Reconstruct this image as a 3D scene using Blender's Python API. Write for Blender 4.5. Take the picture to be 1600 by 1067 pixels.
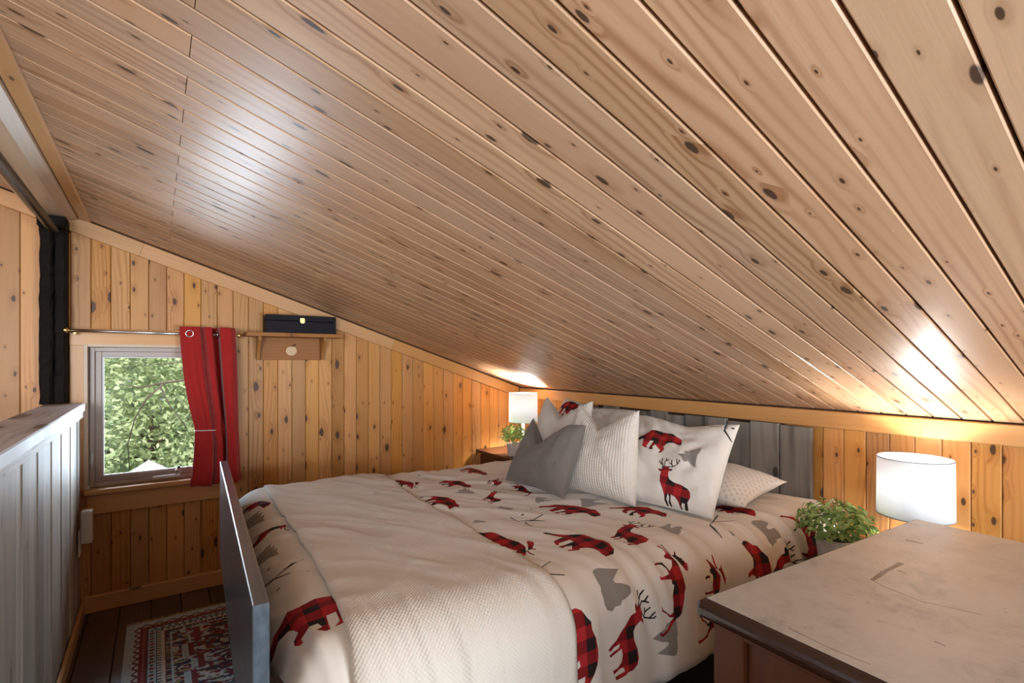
import bpy, bmesh, math, random
import numpy as np
from mathutils import Vector, Matrix
from mathutils.geometry import delaunay_2d_cdt

random.seed(7)
RNG = np.random.default_rng(11)
PI = math.pi
S = bpy.context.scene
C = S.collection
for o in list(bpy.data.objects):
    bpy.data.objects.remove(o)

# ------------------------------------------------------------------ camera, sky, light, exposure
CAM_H = 1.2586
YAW = math.atan(555 / 799)
cam = bpy.data.cameras.new('camera')
cam.sensor_width = 36.0
cam.lens = 799 / 1600 * 36
cam.shift_y = 29.5 / 1600
cam.clip_start = 0.02
camo = bpy.data.objects.new('camera', cam)
C.objects.link(camo)
camo.location = (0, 0, CAM_H)
camo.rotation_euler = (PI / 2, 0, -YAW)
S.camera = camo

world = bpy.data.worlds.new('sky')
S.world = world
world.use_nodes = True
wn = world.node_tree
bg = wn.nodes['Background']
sky = wn.nodes.new('ShaderNodeTexSky')
sky.sky_type = 'NISHITA'
sky.sun_disc = False
sky.sun_elevation = math.radians(48)
sky.sun_rotation = math.radians(160)
sky.air_density = 1.0
sky.dust_density = 2.5
wn.links.new(sky.outputs[0], bg.inputs[0])
bg.inputs[1].default_value = 0.30

sun = bpy.data.lights.new('sun', 'SUN')
sun.energy = 1.7
sun.angle = math.radians(3)
sun.color = (1.0, 0.95, 0.86)
suno = bpy.data.objects.new('sun', sun)
C.objects.link(suno)
suno.rotation_euler = (math.radians(42), 0, math.radians(-20))


def area(name, loc, rot, sx, sy, energy, col):
    l = bpy.data.lights.new(name, 'AREA')
    l.shape = 'RECTANGLE'
    l.size, l.size_y = sx, sy
    l.energy = energy
    l.color = col
    o = bpy.data.objects.new(name, l)
    C.objects.link(o)
    o.location = loc
    o.rotation_euler = rot
    return o


# added fill lights, set at invented rear windows and an invented stairwell window
area('added_rear_fill', (1.22, -1.56, 0.74), (PI / 2, 0, 0), 1.05, 0.72, 36, (0.80, 0.90, 1.0))
area('added_stair_fill', (-2.12, 1.1, 1.35), (PI / 2, 0, -PI / 2), 2.0, 1.1, 8, (0.84, 0.92, 1.0))
area('added_rear_stair_fill', (-1.42, -1.56, 1.35), (PI / 2, 0, 0), 1.2, 1.1, 56, (0.79, 0.895, 1.0))
area('gable_window_daylight', (-0.03, 3.47, 0.97), (-PI / 2, 0, 0), 0.44, 0.62, 8, (0.70, 0.85, 1.0))
LAMP_W = 13.0

S.cycles.max_bounces = 6
S.cycles.diffuse_bounces = 4
S.cycles.glossy_bounces = 3
S.cycles.transparent_max_bounces = 8
S.cycles.caustics_reflective = False
S.cycles.caustics_refractive = False
S.view_settings.view_transform = 'Standard'
S.view_settings.look = 'None'
S.view_settings.gamma = 1
S.view_settings.use_curve_mapping = False
S.view_settings.exposure = 1.12


# ------------------------------------------------------------------ helpers
def prop(o, label=None, cat=None, group=None, kind=None):
    if label: o['label'] = label
    if cat: o['category'] = cat
    if group: o['group'] = group
    if kind: o['kind'] = kind
    return o


def empty(name, loc=(0, 0, 0), rz=0.0, **k):
    o = bpy.data.objects.new(name, None)
    C.objects.link(o)
    o.location = loc
    o.rotation_euler = (0, 0, rz)
    o.empty_display_size = 0.05
    return prop(o, **k)


def link(name, me, mat=None, parent=None, mtx=None, **k):
    o = bpy.data.objects.new(name, me)
    C.objects.link(o)
    if mat is not None and not me.materials:
        me.materials.append(mat)
    if parent is not None:
        o.parent = parent
    if mtx is not None:
        o.matrix_local = mtx
    return prop(o, **k)


def mesh(name, verts, faces, smooth=False):
    me = bpy.data.meshes.new(name)
    me.from_pydata([tuple(map(float, v)) for v in verts], [], [tuple(map(int, f)) for f in faces])
    me.update()
    if smooth:
        me.polygons.foreach_set('use_smooth', [True] * len(me.polygons))
    return me


def from_bm(name, bm, smooth=False):
    me = bpy.data.meshes.new(name)
    bmesh.ops.recalc_face_normals(bm, faces=bm.faces)
    bm.to_mesh(me)
    bm.free()
    if smooth:
        me.polygons.foreach_set('use_smooth', [True] * len(me.polygons))
    return me


def box_me(x0, x1, y0, y1, z0, z1, bev=0.0, seg=2, name='box'):
    bm = bmesh.new()
    r = bmesh.ops.create_cube(bm, size=1)
    for v in r['verts']:
        v.co = Vector(((x0 + x1) / 2 + v.co.x * (x1 - x0), (y0 + y1) / 2 + v.co.y * (y1 - y0), (z0 + z1) / 2 + v.co.z * (z1 - z0)))
    if bev > 0:
        bmesh.ops.bevel(bm, geom=list(bm.edges), offset=bev, segments=seg, affect='EDGES', profile=0.5)
    return from_bm(name, bm)


def box(name, x0, x1, y0, y1, z0, z1, mat, parent=None, bev=0.0, seg=2, **k):
    return link(name, box_me(x0, x1, y0, y1, z0, z1, bev, seg, name), mat, parent, **k)


def lathe_me(profile, n=32, name='lathe', smooth=True, close=False):
    vs, fs = [], []
    m = len(profile)
    for i in range(n):
        a = 2 * PI * i / n
        for r, z in profile:
            vs.append((r * math.cos(a), r * math.sin(a), z))
    for i in range(n):
        j = (i + 1) % n
        for k in range(m if close else m - 1):
            k2 = (k + 1) % m
            fs.append((i * m + k, j * m + k, j * m + k2, i * m + k2))
    me = mesh(name, vs, fs, smooth)
    return me


def tube_me(pts, rad, n=10, name='tube', caps=True):
    pts = [Vector(p) for p in pts]
    rads = rad if isinstance(rad, (list, tuple)) else [rad] * len(pts)
    vs, fs = [], []
    up = Vector((0, 0, 1))
    prev = None
    for i, p in enumerate(pts):
        t = (pts[min(i + 1, len(pts) - 1)] - pts[max(i - 1, 0)]).normalized()
        if prev is None:
            a = up if abs(t.dot(up)) < 0.9 else Vector((1, 0, 0))
            u = t.cross(a).normalized()
        else:
            u = (prev - t * prev.dot(t)).normalized()
        prev = u
        w = t.cross(u)
        for k in range(n):
            an = 2 * PI * k / n
            vs.append(p + (u * math.cos(an) + w * math.sin(an)) * rads[i])
    for i in range(len(pts) - 1):
        for k in range(n):
            k2 = (k + 1) % n
            fs.append((i * n + k, i * n + k2, (i + 1) * n + k2, (i + 1) * n + k))
    if caps:
        fs.append(tuple(range(n - 1, -1, -1)))
        fs.append(tuple((len(pts) - 1) * n + k for k in range(n)))
    return mesh(name, vs, fs, True)


def prism_me(poly, d0, d1, axis='y', bev=0.0, name='prism'):
    """extrude a 2-D outline; axis y: outline is (x,z); axis x: outline is (y,z); axis z: (x,y)"""
    def P(a, b, d):
        return {'y': (a, d, b), 'x': (d, a, b), 'z': (a, b, d)}[axis]
    n = len(poly)
    vs = [P(a, b, d0) for a, b in poly] + [P(a, b, d1) for a, b in poly]
    fs = [tuple(range(n)), tuple(range(2 * n - 1, n - 1, -1))] + [(i, (i + 1) % n, n + (i + 1) % n, n + i) for i in range(n)]
    bm = bmesh.new()
    bv = [bm.verts.new(v) for v in vs]
    for f in fs:
        bm.faces.new([bv[i] for i in f])
    if bev > 0:
        bmesh.ops.bevel(bm, geom=list(bm.edges), offset=bev, segments=2, affect='EDGES')
    return from_bm(name, bm)


def board_me(L, W, T=0.015, c=0.004, name='board', x0=0.0):
    """board along +x from x0, visible face at z=0 with chamfered long edges"""
    h = W / 2
    sec = [(-h, -T), (h, -T), (h, -c), (h - c, 0), (-h + c, 0), (-h, -c)]
    vs = [(x0, a, b) for a, b in sec] + [(x0 + L, a, b) for a, b in sec]
    fs = [tuple(range(6)), tuple(range(11, 5, -1))] + [(i, i + 6, (i + 1) % 6 + 6, (i + 1) % 6) for i in range(6)]
    bm = bmesh.new()
    bv = [bm.verts.new(v) for v in vs]
    for f in fs:
        bm.faces.new([bv[i] for i in f])
    return from_bm(name, bm)


def frame(origin, x, z):
    x = Vector(x).normalized()
    z = Vector(z).normalized()
    y = z.cross(x).normalized()
    z = x.cross(y)
    m = Matrix((x, y, z)).transposed().to_4x4()
    m.translation = Vector(origin)
    return m


def vnoise(x, y, seed=0):
    xi, yi = np.floor(x).astype(np.int64), np.floor(y).astype(np.int64)
    fx, fy = x - xi, y - yi
    fx, fy = fx * fx * (3 - 2 * fx), fy * fy * (3 - 2 * fy)

    def h(a, b):
        n = (a * 374761393 + b * 668265263 + seed * 1274126177) & 0xffffffff
        n = ((n ^ (n >> 13)) * 1103515245) & 0xffffffff
        return ((n ^ (n >> 16)) & 0xffff) / 65535.0
    return (h(xi, yi) * (1 - fx) + h(xi + 1, yi) * fx) * (1 - fy) + (h(xi, yi + 1) * (1 - fx) + h(xi + 1, yi + 1) * fx) * fy


# ------------------------------------------------------------------ materials
class NT:
    def __init__(s, name):
        s.m = bpy.data.materials.new(name)
        s.m.use_nodes = True
        s.t = s.m.node_tree
        s.b = s.t.nodes['Principled BSDF']

    def n(s, typ, **k):
        nd = s.t.nodes.new('ShaderNode' + typ)
        for a, v in k.items():
            setattr(nd, a, v)
        return nd

    def L(s, a, b):
        s.t.links.new(a, b)

    def val(s, sock, v):
        if hasattr(v, 'is_output'):
            s.L(v, sock)
        else:
            sock.default_value = v

    def math(s, op, a, b=None, c=None, clamp=False):
        nd = s.n('Math', operation=op, use_clamp=clamp)
        s.val(nd.inputs[0], a)
        if b is not None: s.val(nd.inputs[1], b)
        if c is not None: s.val(nd.inputs[2], c)
        return nd.outputs[0]

    def mix(s, f, a, b, typ='MIX'):
        nd = s.n('Mix', data_type='RGBA', blend_type=typ)
        s.val(nd.inputs[0], f)
        s.val(nd.inputs[6], a if hasattr(a, 'is_output') else (*a, 1))
        s.val(nd.inputs[7], b if hasattr(b, 'is_output') else (*b, 1))
        return nd.outputs[2]

    def ramp(s, f, stops, interp='LINEAR'):
        nd = s.n('ValToRGB')
        cr = nd.color_ramp
        cr.interpolation = interp
        while len(cr.elements) < len(stops):
            cr.elements.new(0.5)
        for e, (p, c) in zip(cr.elements, stops):
            e.position = p
            e.color = (*c, 1) if len(c) == 3 else c
        s.L(f, nd.inputs[0])
        return nd.outputs[0]

    def smooth(s, v, a, b):
        nd = s.n('MapRange', interpolation_type='SMOOTHSTEP')
        s.val(nd.inputs[0], v)
        nd.inputs[1].default_value = a
        nd.inputs[2].default_value = b
        return nd.outputs[0]

    def noise(s, vec, scale, detail=3, rough=0.5, dist=0.0):
        nd = s.n('TexNoise')
        s.L(vec, nd.inputs['Vector'])
        nd.inputs['Scale'].default_value = scale
        nd.inputs['Detail'].default_value = detail
        nd.inputs['Roughness'].default_value = rough
        nd.inputs['Distortion'].default_value = dist
        return nd.outputs[0]

    def xyz(s, x, y, z):
        nd = s.n('CombineXYZ')
        s.val(nd.inputs[0], x); s.val(nd.inputs[1], y); s.val(nd.inputs[2], z)
        return nd.outputs[0]

    def sep(s, v):
        nd = s.n('SeparateXYZ')
        s.L(v, nd.inputs[0])
        return nd.outputs

    def bump(s, h, strength, dist=0.01):
        nd = s.n('Bump')
        nd.inputs['Strength'].default_value = strength
        nd.inputs['Distance'].default_value = dist
        s.L(h, nd.inputs['Height'])
        s.L(nd.outputs[0], s.b.inputs['Normal'])

    def set(s, **k):
        names = dict(col='Base Color', rough='Roughness', metal='Metallic', coat='Coat Weight', coatr='Coat Roughness',
                     spec='Specular IOR Level', sheen='Sheen Weight', trans='Transmission Weight', ior='IOR', sss='Subsurface Weight', alpha='Alpha')
        for a, v in k.items():
            sk = s.b.inputs[names[a]]
            if isinstance(v, tuple) and len(v) == 3:
                v = (*v, 1)
            s.val(sk, v)
        return s.m


def plain(name, col, rough=0.5, metal=0.0, nz=0.0, **k):
    m = NT(name)
    if nz:
        tc = m.n('TexCoord')
        f = m.noise(tc.outputs['Object'], 40, 4)
        c = m.mix(f, tuple(x * (1 - nz) for x in col), tuple(min(1, x * (1 + nz)) for x in col))
        m.set(col=c)
    else:
        m.set(col=col)
    return m.set(rough=rough, metal=metal, **k)


def wood(name, light, dark, knot=(0.09, 0.035, 0.015), rough=0.4, coat=0.0, coatr=0.2, knots=0.45, ringscale=55.0, vary=0.16, contrast=0.55, kscale=(4.2, 11.0), fine=0.25, ksize=0.17, bump=0.08, spec=0.5, sat=0.0):
    """long-grained timber; the board's length runs along its own local x"""
    m = NT(name)
    tc = m.n('TexCoord')
    oi = m.n('ObjectInfo')
    r = oi.outputs['Random']
    x, y, z = m.sep(tc.outputs['Object'])
    xo = m.math('ADD', x, m.math('MULTIPLY', r, 47.3))
    yo = m.math('ADD', y, m.math('MULTIPLY', r, 13.7))
    # knots
    vo = m.n('TexVoronoi', voronoi_dimensions='2D')
    m.L(m.xyz(m.math('MULTIPLY', xo, kscale[0]), m.math('MULTIPLY', yo, kscale[1]), 0.0), vo.inputs['Vector'])
    vo.inputs['Scale'].default_value = 1.0
    d = vo.outputs['Distance']
    cr, cg, cb = m.sep(vo.outputs['Color'])
    sel = m.math('LESS_THAN', cr, knots)
    size = m.math('MULTIPLY_ADD', m.math('POWER', cg, 4.0), ksize * 2.0, ksize * 0.45)
    dn = m.math('DIVIDE', d, size)
    nz0 = m.noise(m.xyz(m.math('MULTIPLY', xo, 30.0), m.math('MULTIPLY', yo, 60.0), z), 1.0, 2)
    dn = m.math('ADD', dn, m.math('MULTIPLY', m.math('SUBTRACT', nz0, 0.5), 0.7))
    kmask = m.math('MULTIPLY', m.smooth(dn, 1.0, 0.62), sel)
    halo = m.math('MULTIPLY', m.smooth(dn, 3.6, 0.8), sel)
    # flat-sawn rings that flow round the knots
    wob = m.noise(m.xyz(m.math('MULTIPLY', xo, 0.9), m.math('MULTIPLY', yo, 4.0), r), 1.0, 2)
    g = m.math('ADD', yo, m.math('MULTIPLY', m.math('SUBTRACT', wob, 0.5), 0.16))
    g = m.math('ADD', g, m.math('MULTIPLY', halo, 0.02))
    ring = m.math('SINE', m.math('MULTIPLY', g, ringscale * 6.0))
    ring = m.math('MULTIPLY_ADD', ring, 0.5, 0.5)
    ring = m.math('POWER', ring, 2.2)
    amp = m.noise(m.xyz(m.math('MULTIPLY', xo, 0.7), m.math('MULTIPLY', yo, 9.0), 3.0), 1.0, 2)
    ring = m.math('MULTIPLY', ring, m.smooth(amp, 0.38, 0.68))
    fib = m.noise(m.xyz(m.math('MULTIPLY', xo, 4.0), m.math('MULTIPLY', yo, 260.0), z), 1.0, 3)
    cloud = m.noise(m.xyz(m.math('MULTIPLY', xo, 1.5), m.math('MULTIPLY', yo, 14.0), 7.0), 1.0, 3)
    f = m.math('ADD', m.math('MULTIPLY', ring, contrast), m.math('MULTIPLY', m.math('SUBTRACT', fib, 0.4), fine))
    f = m.math('ADD', f, m.math('MULTIPLY', m.math('SUBTRACT', cloud, 0.45), 0.8), clamp=True)
    f = m.math('ADD', f, m.math('MULTIPLY', halo, 0.35), clamp=True)
    c = m.mix(f, light, dark)
    br = m.math('MULTIPLY_ADD', m.math('FRACT', m.math('MULTIPLY', r, 7.31)), vary * 2, 1 - vary)
    hs = m.n('HueSaturation')
    m.val(hs.inputs['Hue'], m.math('MULTIPLY_ADD', m.math('FRACT', m.math('MULTIPLY', r, 23.7)), 0.006, 0.497))
    m.val(hs.inputs['Saturation'], m.math('MULTIPLY_ADD', m.math('FRACT', m.math('MULTIPLY', r, 3.17)), 0.12, 0.96 + sat))
    m.val(hs.inputs['Value'], br)
    m.L(c, hs.inputs['Color'])
    c = m.mix(m.math('MULTIPLY', kmask, 0.9), hs.outputs[0], knot)
    m.set(col=c, coat=coat, coatr=coatr, spec=spec)
    m.set(rough=m.math('MULTIPLY_ADD', fib, 0.14, rough - 0.05))
    m.bump(m.math('ADD', m.math('MULTIPLY', fib, 0.5), m.math('MULTIPLY', m.noise(m.xyz(m.math('MULTIPLY', xo, 3.0), m.math('MULTIPLY', yo, 12.0), 1.0), 1.0, 2), 2.2)), bump, 0.004)
    return m.m


M = {}
M['ceil'] = wood('ceiling_pine', (0.53, 0.33, 0.198), (0.31, 0.152, 0.072), knot=(0.03, 0.014, 0.008), rough=0.42, coat=0.16, coatr=0.24, spec=0.4, knots=0.9, kscale=(6.0, 17), ksize=0.075, vary=0.13, contrast=0.7, ringscale=42)
M['wall'] = wood('wall_pine', (0.57, 0.28, 0.09), (0.34, 0.125, 0.03), rough=0.45, coat=0.05, coatr=0.3, spec=0.3, knot=(0.045, 0.018, 0.008), knots=0.7, kscale=(6.5, 14), ksize=0.10, vary=0.2, contrast=0.65)
M['trim'] = wood('trim_pine', (0.60, 0.315, 0.12), (0.46, 0.20, 0.065), knots=0.10, kscale=(4.5, 12), ksize=0.16, vary=0.08, contrast=0.25, rough=0.4, coat=0.15)
M['beamw'] = wood('beam_pine', (0.62, 0.47, 0.33), (0.42, 0.27, 0.16), knots=0.2, kscale=(1.4, 8), ksize=0.2, vary=0.05, contrast=0.25)
M['wash'] = wood('whitewashed_pine', (0.37, 0.315, 0.255), (0.17, 0.132, 0.10), knot=(0.12, 0.08, 0.055), rough=0.55, knots=0.3, kscale=(3, 12), ksize=0.12, vary=0.22, contrast=0.6, fine=0.6, bump=0.25, spec=0.25)
M['cap'] = wood('limed_cap', (0.54, 0.51, 0.51), (0.27, 0.235, 0.23), knot=(0.12, 0.09, 0.08), rough=0.5, coat=0.0, spec=0.3, knots=0.3, kscale=(2.5, 9), vary=0.05, contrast=0.6, fine=0.5, ringscale=30)
M['barn'] = wood('weathered_barn_board', (0.27, 0.235, 0.195), (0.10, 0.088, 0.072), knot=(0.04, 0.036, 0.03), rough=0.75, knots=0.5, kscale=(2.4, 6), ksize=0.16, vary=0.25, contrast=0.8, fine=0.7, ringscale=16, bump=0.5, spec=0.25, sat=-0.1)
M['floor'] = wood('dark_floor_plank', (0.075, 0.038, 0.02), (0.03, 0.014, 0.007), knot=(0.012, 0.006, 0.003), rough=0.38, coat=0.2, vary=0.25, knots=0.15)
M['brown'] = wood('red_brown_wood', (0.085, 0.026, 0.009), (0.03, 0.009, 0.004), knot=(0.02, 0.008, 0.004), rough=0.42, coat=0.12, spec=0.3, coatr=0.2, knots=0.05, vary=0.05, contrast=0.5, ringscale=30)
M['shelfw'] = wood('honey_pine', (0.36, 0.155, 0.042), (0.24, 0.085, 0.02), rough=0.5, coat=0.0, spec=0.2, knots=0.25, ksize=0.15, vary=0.05, contrast=0.4)
M['applew'] = wood('pale_birch', (0.66, 0.46, 0.25), (0.52, 0.32, 0.15), knots=0.0, vary=0.02)
M['dkwood'] = plain('blackened_timber', (0.010, 0.007, 0.005), 0.85, nz=0.6, spec=0.15)
M['slab'] = plain('backing_board', (0.16, 0.09, 0.045), 0.8)
M['gapdark'] = plain('board_backing', (0.06, 0.03, 0.015), 0.9)
M['black'] = plain('black_metal', (0.012, 0.011, 0.011), 0.35, nz=0.3)
M['bedblack'] = plain('black_bed_rail', (0.012, 0.013, 0.015), 0.4, nz=0.4)
M['vinyl'] = plain('grey_beige_vinyl', (0.42, 0.36, 0.32), 0.4)
M['vinylw'] = plain('pale_vinyl', (0.62, 0.64, 0.66), 0.35)
M['chrome'] = plain('brushed_nickel', (0.6, 0.58, 0.55), 0.22, 1.0)
M['brass'] = plain('brass', (0.75, 0.52, 0.2), 0.25, 1.0)
M['rimg'] = plain('grey_shade_rim', (0.25, 0.26, 0.28), 0.6)
M['white'] = plain('white_plastic', (0.72, 0.70, 0.66), 0.35)
M['navy'] = plain('dark_box_lacquer', (0.007, 0.005, 0.009), 0.6, nz=0.4, spec=0.2)
M['mattress'] = plain('mattress_ticking', (0.6, 0.57, 0.52), 0.9)


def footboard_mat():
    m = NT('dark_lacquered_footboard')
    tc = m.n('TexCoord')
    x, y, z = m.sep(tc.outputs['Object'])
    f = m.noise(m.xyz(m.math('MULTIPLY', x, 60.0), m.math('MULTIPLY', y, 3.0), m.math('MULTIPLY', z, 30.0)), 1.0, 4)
    m.set(col=m.ramp(f, [(0.3, (0.05, 0.07, 0.09)), (0.7, (0.10, 0.135, 0.165))]), rough=0.32, coat=0.6, coatr=0.22)  # bluish window reflection worked into the base colour
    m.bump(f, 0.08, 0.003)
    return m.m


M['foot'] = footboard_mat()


def fabric(name, col, weave=700.0, bump=0.15, rough=0.9, sheen=0.2, dark=0.85, kind='weave', uv=True, second=None):
    m = NT(name)
    tc = m.n('TexCoord')
    v = tc.outputs['UV'] if uv else tc.outputs['Object']
    x, y, z = m.sep(v)
    sx = m.math('SINE', m.math('MULTIPLY', x, weave))
    sy = m.math('SINE', m.math('MULTIPLY', y, weave))
    if kind == 'rib':
        h = m.math('ADD', m.math('MULTIPLY', m.math('SINE', m.math('MULTIPLY', x, weave)), 0.8), m.math('MULTIPLY', m.math('SINE', m.math('MULTIPLY', y, weave)), 0.35))
    else:
        h = m.math('MULTIPLY', sx, sy)
    n = m.noise(v, 6.0, 3)
    f = m.math('MULTIPLY_ADD', h, 0.22, m.math('MULTIPLY', n, 0.9), clamp=True)
    c = m.mix(f, tuple(a * dark for a in col), col)
    if second:
        dots = m.smooth(m.math('MULTIPLY', m.math('SINE', m.math('MULTIPLY', x, 190.0)), m.math('SINE', m.math('MULTIPLY', y, 190.0))), 0.15, 0.6)
        c = m.mix(dots, c, second)
    m.set(col=c, rough=rough, sheen=sheen, spec=0.2)
    m.bump(h, bump, 0.002)
    return m.m


M['cotton'] = fabric('cream_cotton', (0.80, 0.755, 0.68), 1800, 0.03)
M['throw'] = fabric('oatmeal_waffle_throw', (0.75, 0.70, 0.62), 640, 0.35, dark=0.86)
M['greyc'] = fabric('grey_linen', (0.20, 0.172, 0.148), 1500, 0.2)
M['ribc'] = fabric('cream_ribbed_cotton', (0.77, 0.71, 0.62), 480, 0.55, kind='rib', dark=0.9)
M['dotc'] = fabric('dotted_pillow_cotton', (0.76, 0.725, 0.65), 1500, 0.04, second=(0.56, 0.52, 0.44))
M['greyp'] = fabric('grey_print', (0.29, 0.27, 0.24), 1800, 0.03)
M['blackp'] = fabric('black_print', (0.02, 0.018, 0.017), 1800, 0.03)
M['redc'] = fabric('red_curtain_cloth', (0.36, 0.016, 0.014), 900, 0.2, uv=False)


def plaid_mat():
    m = NT('buffalo_check_print')
    tc = m.n('TexCoord')
    x, y, z = m.sep(tc.outputs['UV'])
    a = m.math('LESS_THAN', m.math('FRACT', m.math('MULTIPLY', x, 15.5)), 0.5)
    b = m.math('LESS_THAN', m.math('FRACT', m.math('MULTIPLY', y, 15.5)), 0.5)
    s = m.math('MULTIPLY', m.math('ADD', a, b), 0.5)
    c = m.ramp(s, [(0.0, (0.40, 0.022, 0.024)), (0.3, (0.22, 0.012, 0.014)), (0.8, (0.022, 0.013, 0.013))], 'CONSTANT')
    m.set(col=c, rough=0.85, spec=0.2)
    return m.m


M['plaid'] = plaid_mat()


def glass_mat(name='window_glass'):
    m = NT(name)
    out = m.t.nodes['Material Output']
    tr = m.n('BsdfTransparent')
    gl = m.n('BsdfGlossy')
    gl.inputs['Roughness'].default_value = 0.02
    fr = m.n('Fresnel')
    fr.inputs[0].default_value = 1.45
    mx = m.n('MixShader')
    m.L(fr.outputs[0], mx.inputs[0])
    m.L(tr.outputs[0], mx.inputs[1])
    m.L(gl.outputs[0], mx.inputs[2])
    m.L(mx.outputs[0], out.inputs[0])
    return m.m


M['glass'] = glass_mat()


def shade_mat():
    m = NT('white_linen_shade')
    out = m.t.nodes['Material Output']
    df = m.n('BsdfDiffuse')
    tl = m.n('BsdfTranslucent')
    tc = m.n('TexCoord')
    x, y, z = m.sep(tc.outputs['Object'])
    f = m.noise(m.xyz(m.math('MULTIPLY', x, 20.0), m.math('MULTIPLY', y, 20.0), m.math('MULTIPLY', z, 500.0)), 1.0, 2)
    c = m.mix(f, (0.80, 0.82, 0.84), (0.90, 0.91, 0.92))
    m.L(c, df.inputs[0])
    m.L(c, tl.inputs[0])
    mx = m.n('MixShader')
    mx.inputs[0].default_value = 0.22
    m.L(df.outputs[0], mx.inputs[1])
    m.L(tl.outputs[0], mx.inputs[2])
    m.L(mx.outputs[0], out.inputs[0])
    return m.m


M['shade'] = shade_mat()


def leaf_mat(name, c0, c1, trans=0.3):
    m = NT(name)
    g = m.n('NewGeometry')
    tc = m.n('TexCoord')
    f = m.noise(tc.outputs['Object'], 5.0, 3)
    f2 = m.math('MULTIPLY_ADD', g.outputs['Random Per Island'], 0.8, m.math('MULTIPLY_ADD', f, 0.7, -0.25), clamp=True)
    c = m.mix(f2, c0, c1)
    out = m.t.nodes['Material Output']
    m.set(col=c, rough=0.5, spec=0.3)
    tl = m.n('BsdfTranslucent')
    m.L(c, tl.inputs[0])
    mx = m.n('MixShader')
    mx.inputs[0].default_value = trans
    m.L(m.b.outputs[0], mx.inputs[1])
    m.L(tl.outputs[0], mx.inputs[2])
    m.L(mx.outputs[0], out.inputs[0])
    return m.m


M['leaf'] = leaf_mat('tree_leaf', (0.26, 0.34, 0.15), (0.50, 0.58, 0.32), 0.4)
M['pleaf'] = leaf_mat('potted_plant_leaf', (0.09, 0.23, 0.04), (0.48, 0.62, 0.22), 0.25)
M['bud'] = plain('pale_bud', (0.62, 0.60, 0.40), 0.6)
M['bark'] = plain('bark', (0.10, 0.075, 0.055), 0.9, nz=0.5)
M['potm'] = plain('whitewashed_slat_pot', (0.60, 0.53, 0.45), 0.8, nz=0.25)
M['soil'] = plain('soil', (0.03, 0.02, 0.012), 1.0, nz=0.5)
M['grass'] = plain('lawn', (0.14, 0.22, 0.06), 1.0, nz=0.4)
M['shedw'] = plain('shed_wall', (0.30, 0.31, 0.30), 0.8)
M['shedr'] = plain('shed_roof', (0.42, 0.43, 0.45), 0.7)


def dresser_top_mat():
    m = NT('worn_taupe_dresser_top')
    tc = m.n('TexCoord')
    v = tc.outputs['Object']
    a = m.noise(v, 4.0, 6, 0.65, 0.4)
    b = m.noise(v, 14.0, 6, 0.7, 1.0)
    x, y, z = m.sep(v)
    scr = m.noise(m.xyz(m.math('MULTIPLY', x, 90.0), m.math('MULTIPLY', y, 9.0), 0.0), 1.0, 3)
    f = m.math('ADD', m.math('MULTIPLY', a, 0.6), m.math('MULTIPLY', b, 0.4))
    c = m.ramp(f, [(0.34, (0.28, 0.27, 0.25)), (0.47, (0.45, 0.44, 0.41)), (0.62, (0.53, 0.515, 0.48))])
    st = m.smooth(b, 0.60, 0.70)
    c = m.mix(m.math('MULTIPLY', st, 0.45), c, (0.12, 0.10, 0.085))
    m.set(col=c, rough=m.math('MULTIPLY_ADD', scr, 0.2, 0.30), spec=0.55)
    m.bump(m.math('ADD', a, scr), 0.06, 0.004)
    return m.m


M['dtop'] = dresser_top_mat()
M['bull'] = wood('dark_bullnose', (0.035, 0.014, 0.008), (0.012, 0.006, 0.005), knot=(0.01, 0.005, 0.004), rough=0.22, coat=0.5, coatr=0.12, knots=0.0, vary=0.02)

# ------------------------------------------------------------------ the room
GY = 3.30          # gable wall face
KX = 2.37          # knee wall face
KZ = 1.047         # ceiling height at the knee wall
SL = 0.342         # slope
LX = -2.2          # stairwell side wall
RY = -1.6          # rear wall


def ceil_z(x):
    return KZ + SL * (KX - x)


# floor: dark planks running towards the gable
fl = box('floor', LX - 0.1, KX + 0.1, RY - 0.1, GY + 0.1, -0.12, -0.02, M['gapdark'], kind='structure')
fw = 0.128
k = 0
xx = LX
while xx < KX:
    splits = [RY] + sorted(random.uniform(RY + 0.5, GY - 0.3) for _ in range(2)) + [GY]
    if abs(xx + fw / 2 - 0.08) < 0.7:
        splits = [RY, random.uniform(0, 1.5), 3.19 if k % 2 else 3.3, GY]
    for a, b in zip(splits[:-1], splits[1:]):
        if b - a < 0.03:
            continue
        link('floor_plank', board_me(b - a - 0.003, fw - 0.003, 0.02, 0.002), M['floor'], fl,
             frame((xx + fw / 2, a, 0.0), (0, 1, 0), (0, 0, 1)))
    xx += fw
    k += 1

# ceiling: slab above, varnished pine boards below it running down the slope
th = math.atan(SL)
cx, sx_ = math.cos(th), math.sin(th)
dx = Vector((cx, 0, -sx_))
nz = Vector((-sx_, 0, -cx))
top_x = LX
slab = prism_me([(LX - 0.1, ceil_z(LX - 0.1) + 0.016), (KX + 0.1, ceil_z(KX + 0.1) + 0.016), (KX + 0.1, ceil_z(KX + 0.1) + 0.12), (LX - 0.1, ceil_z(LX - 0.1) + 0.12)], RY - 0.1, GY + 0.12, 'y')
ce = link('ceiling', slab, M['gapdark'], kind='structure')
pitch = 0.0825
y = 0.42 - pitch * 24
k = 0
cache = {}


def ceil_board(x0, x1, yc, w):
    L = (x1 - x0) / cx - 0.0016
    key = (round(L, 4), round(w, 4))
    if key not in cache:
        cache[key] = board_me(L, w, 0.014, 0.0022)
    link('ceiling_board', cache[key], M['ceil'], ce, frame((x0, yc, ceil_z(x0)), dx, nz))


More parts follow.
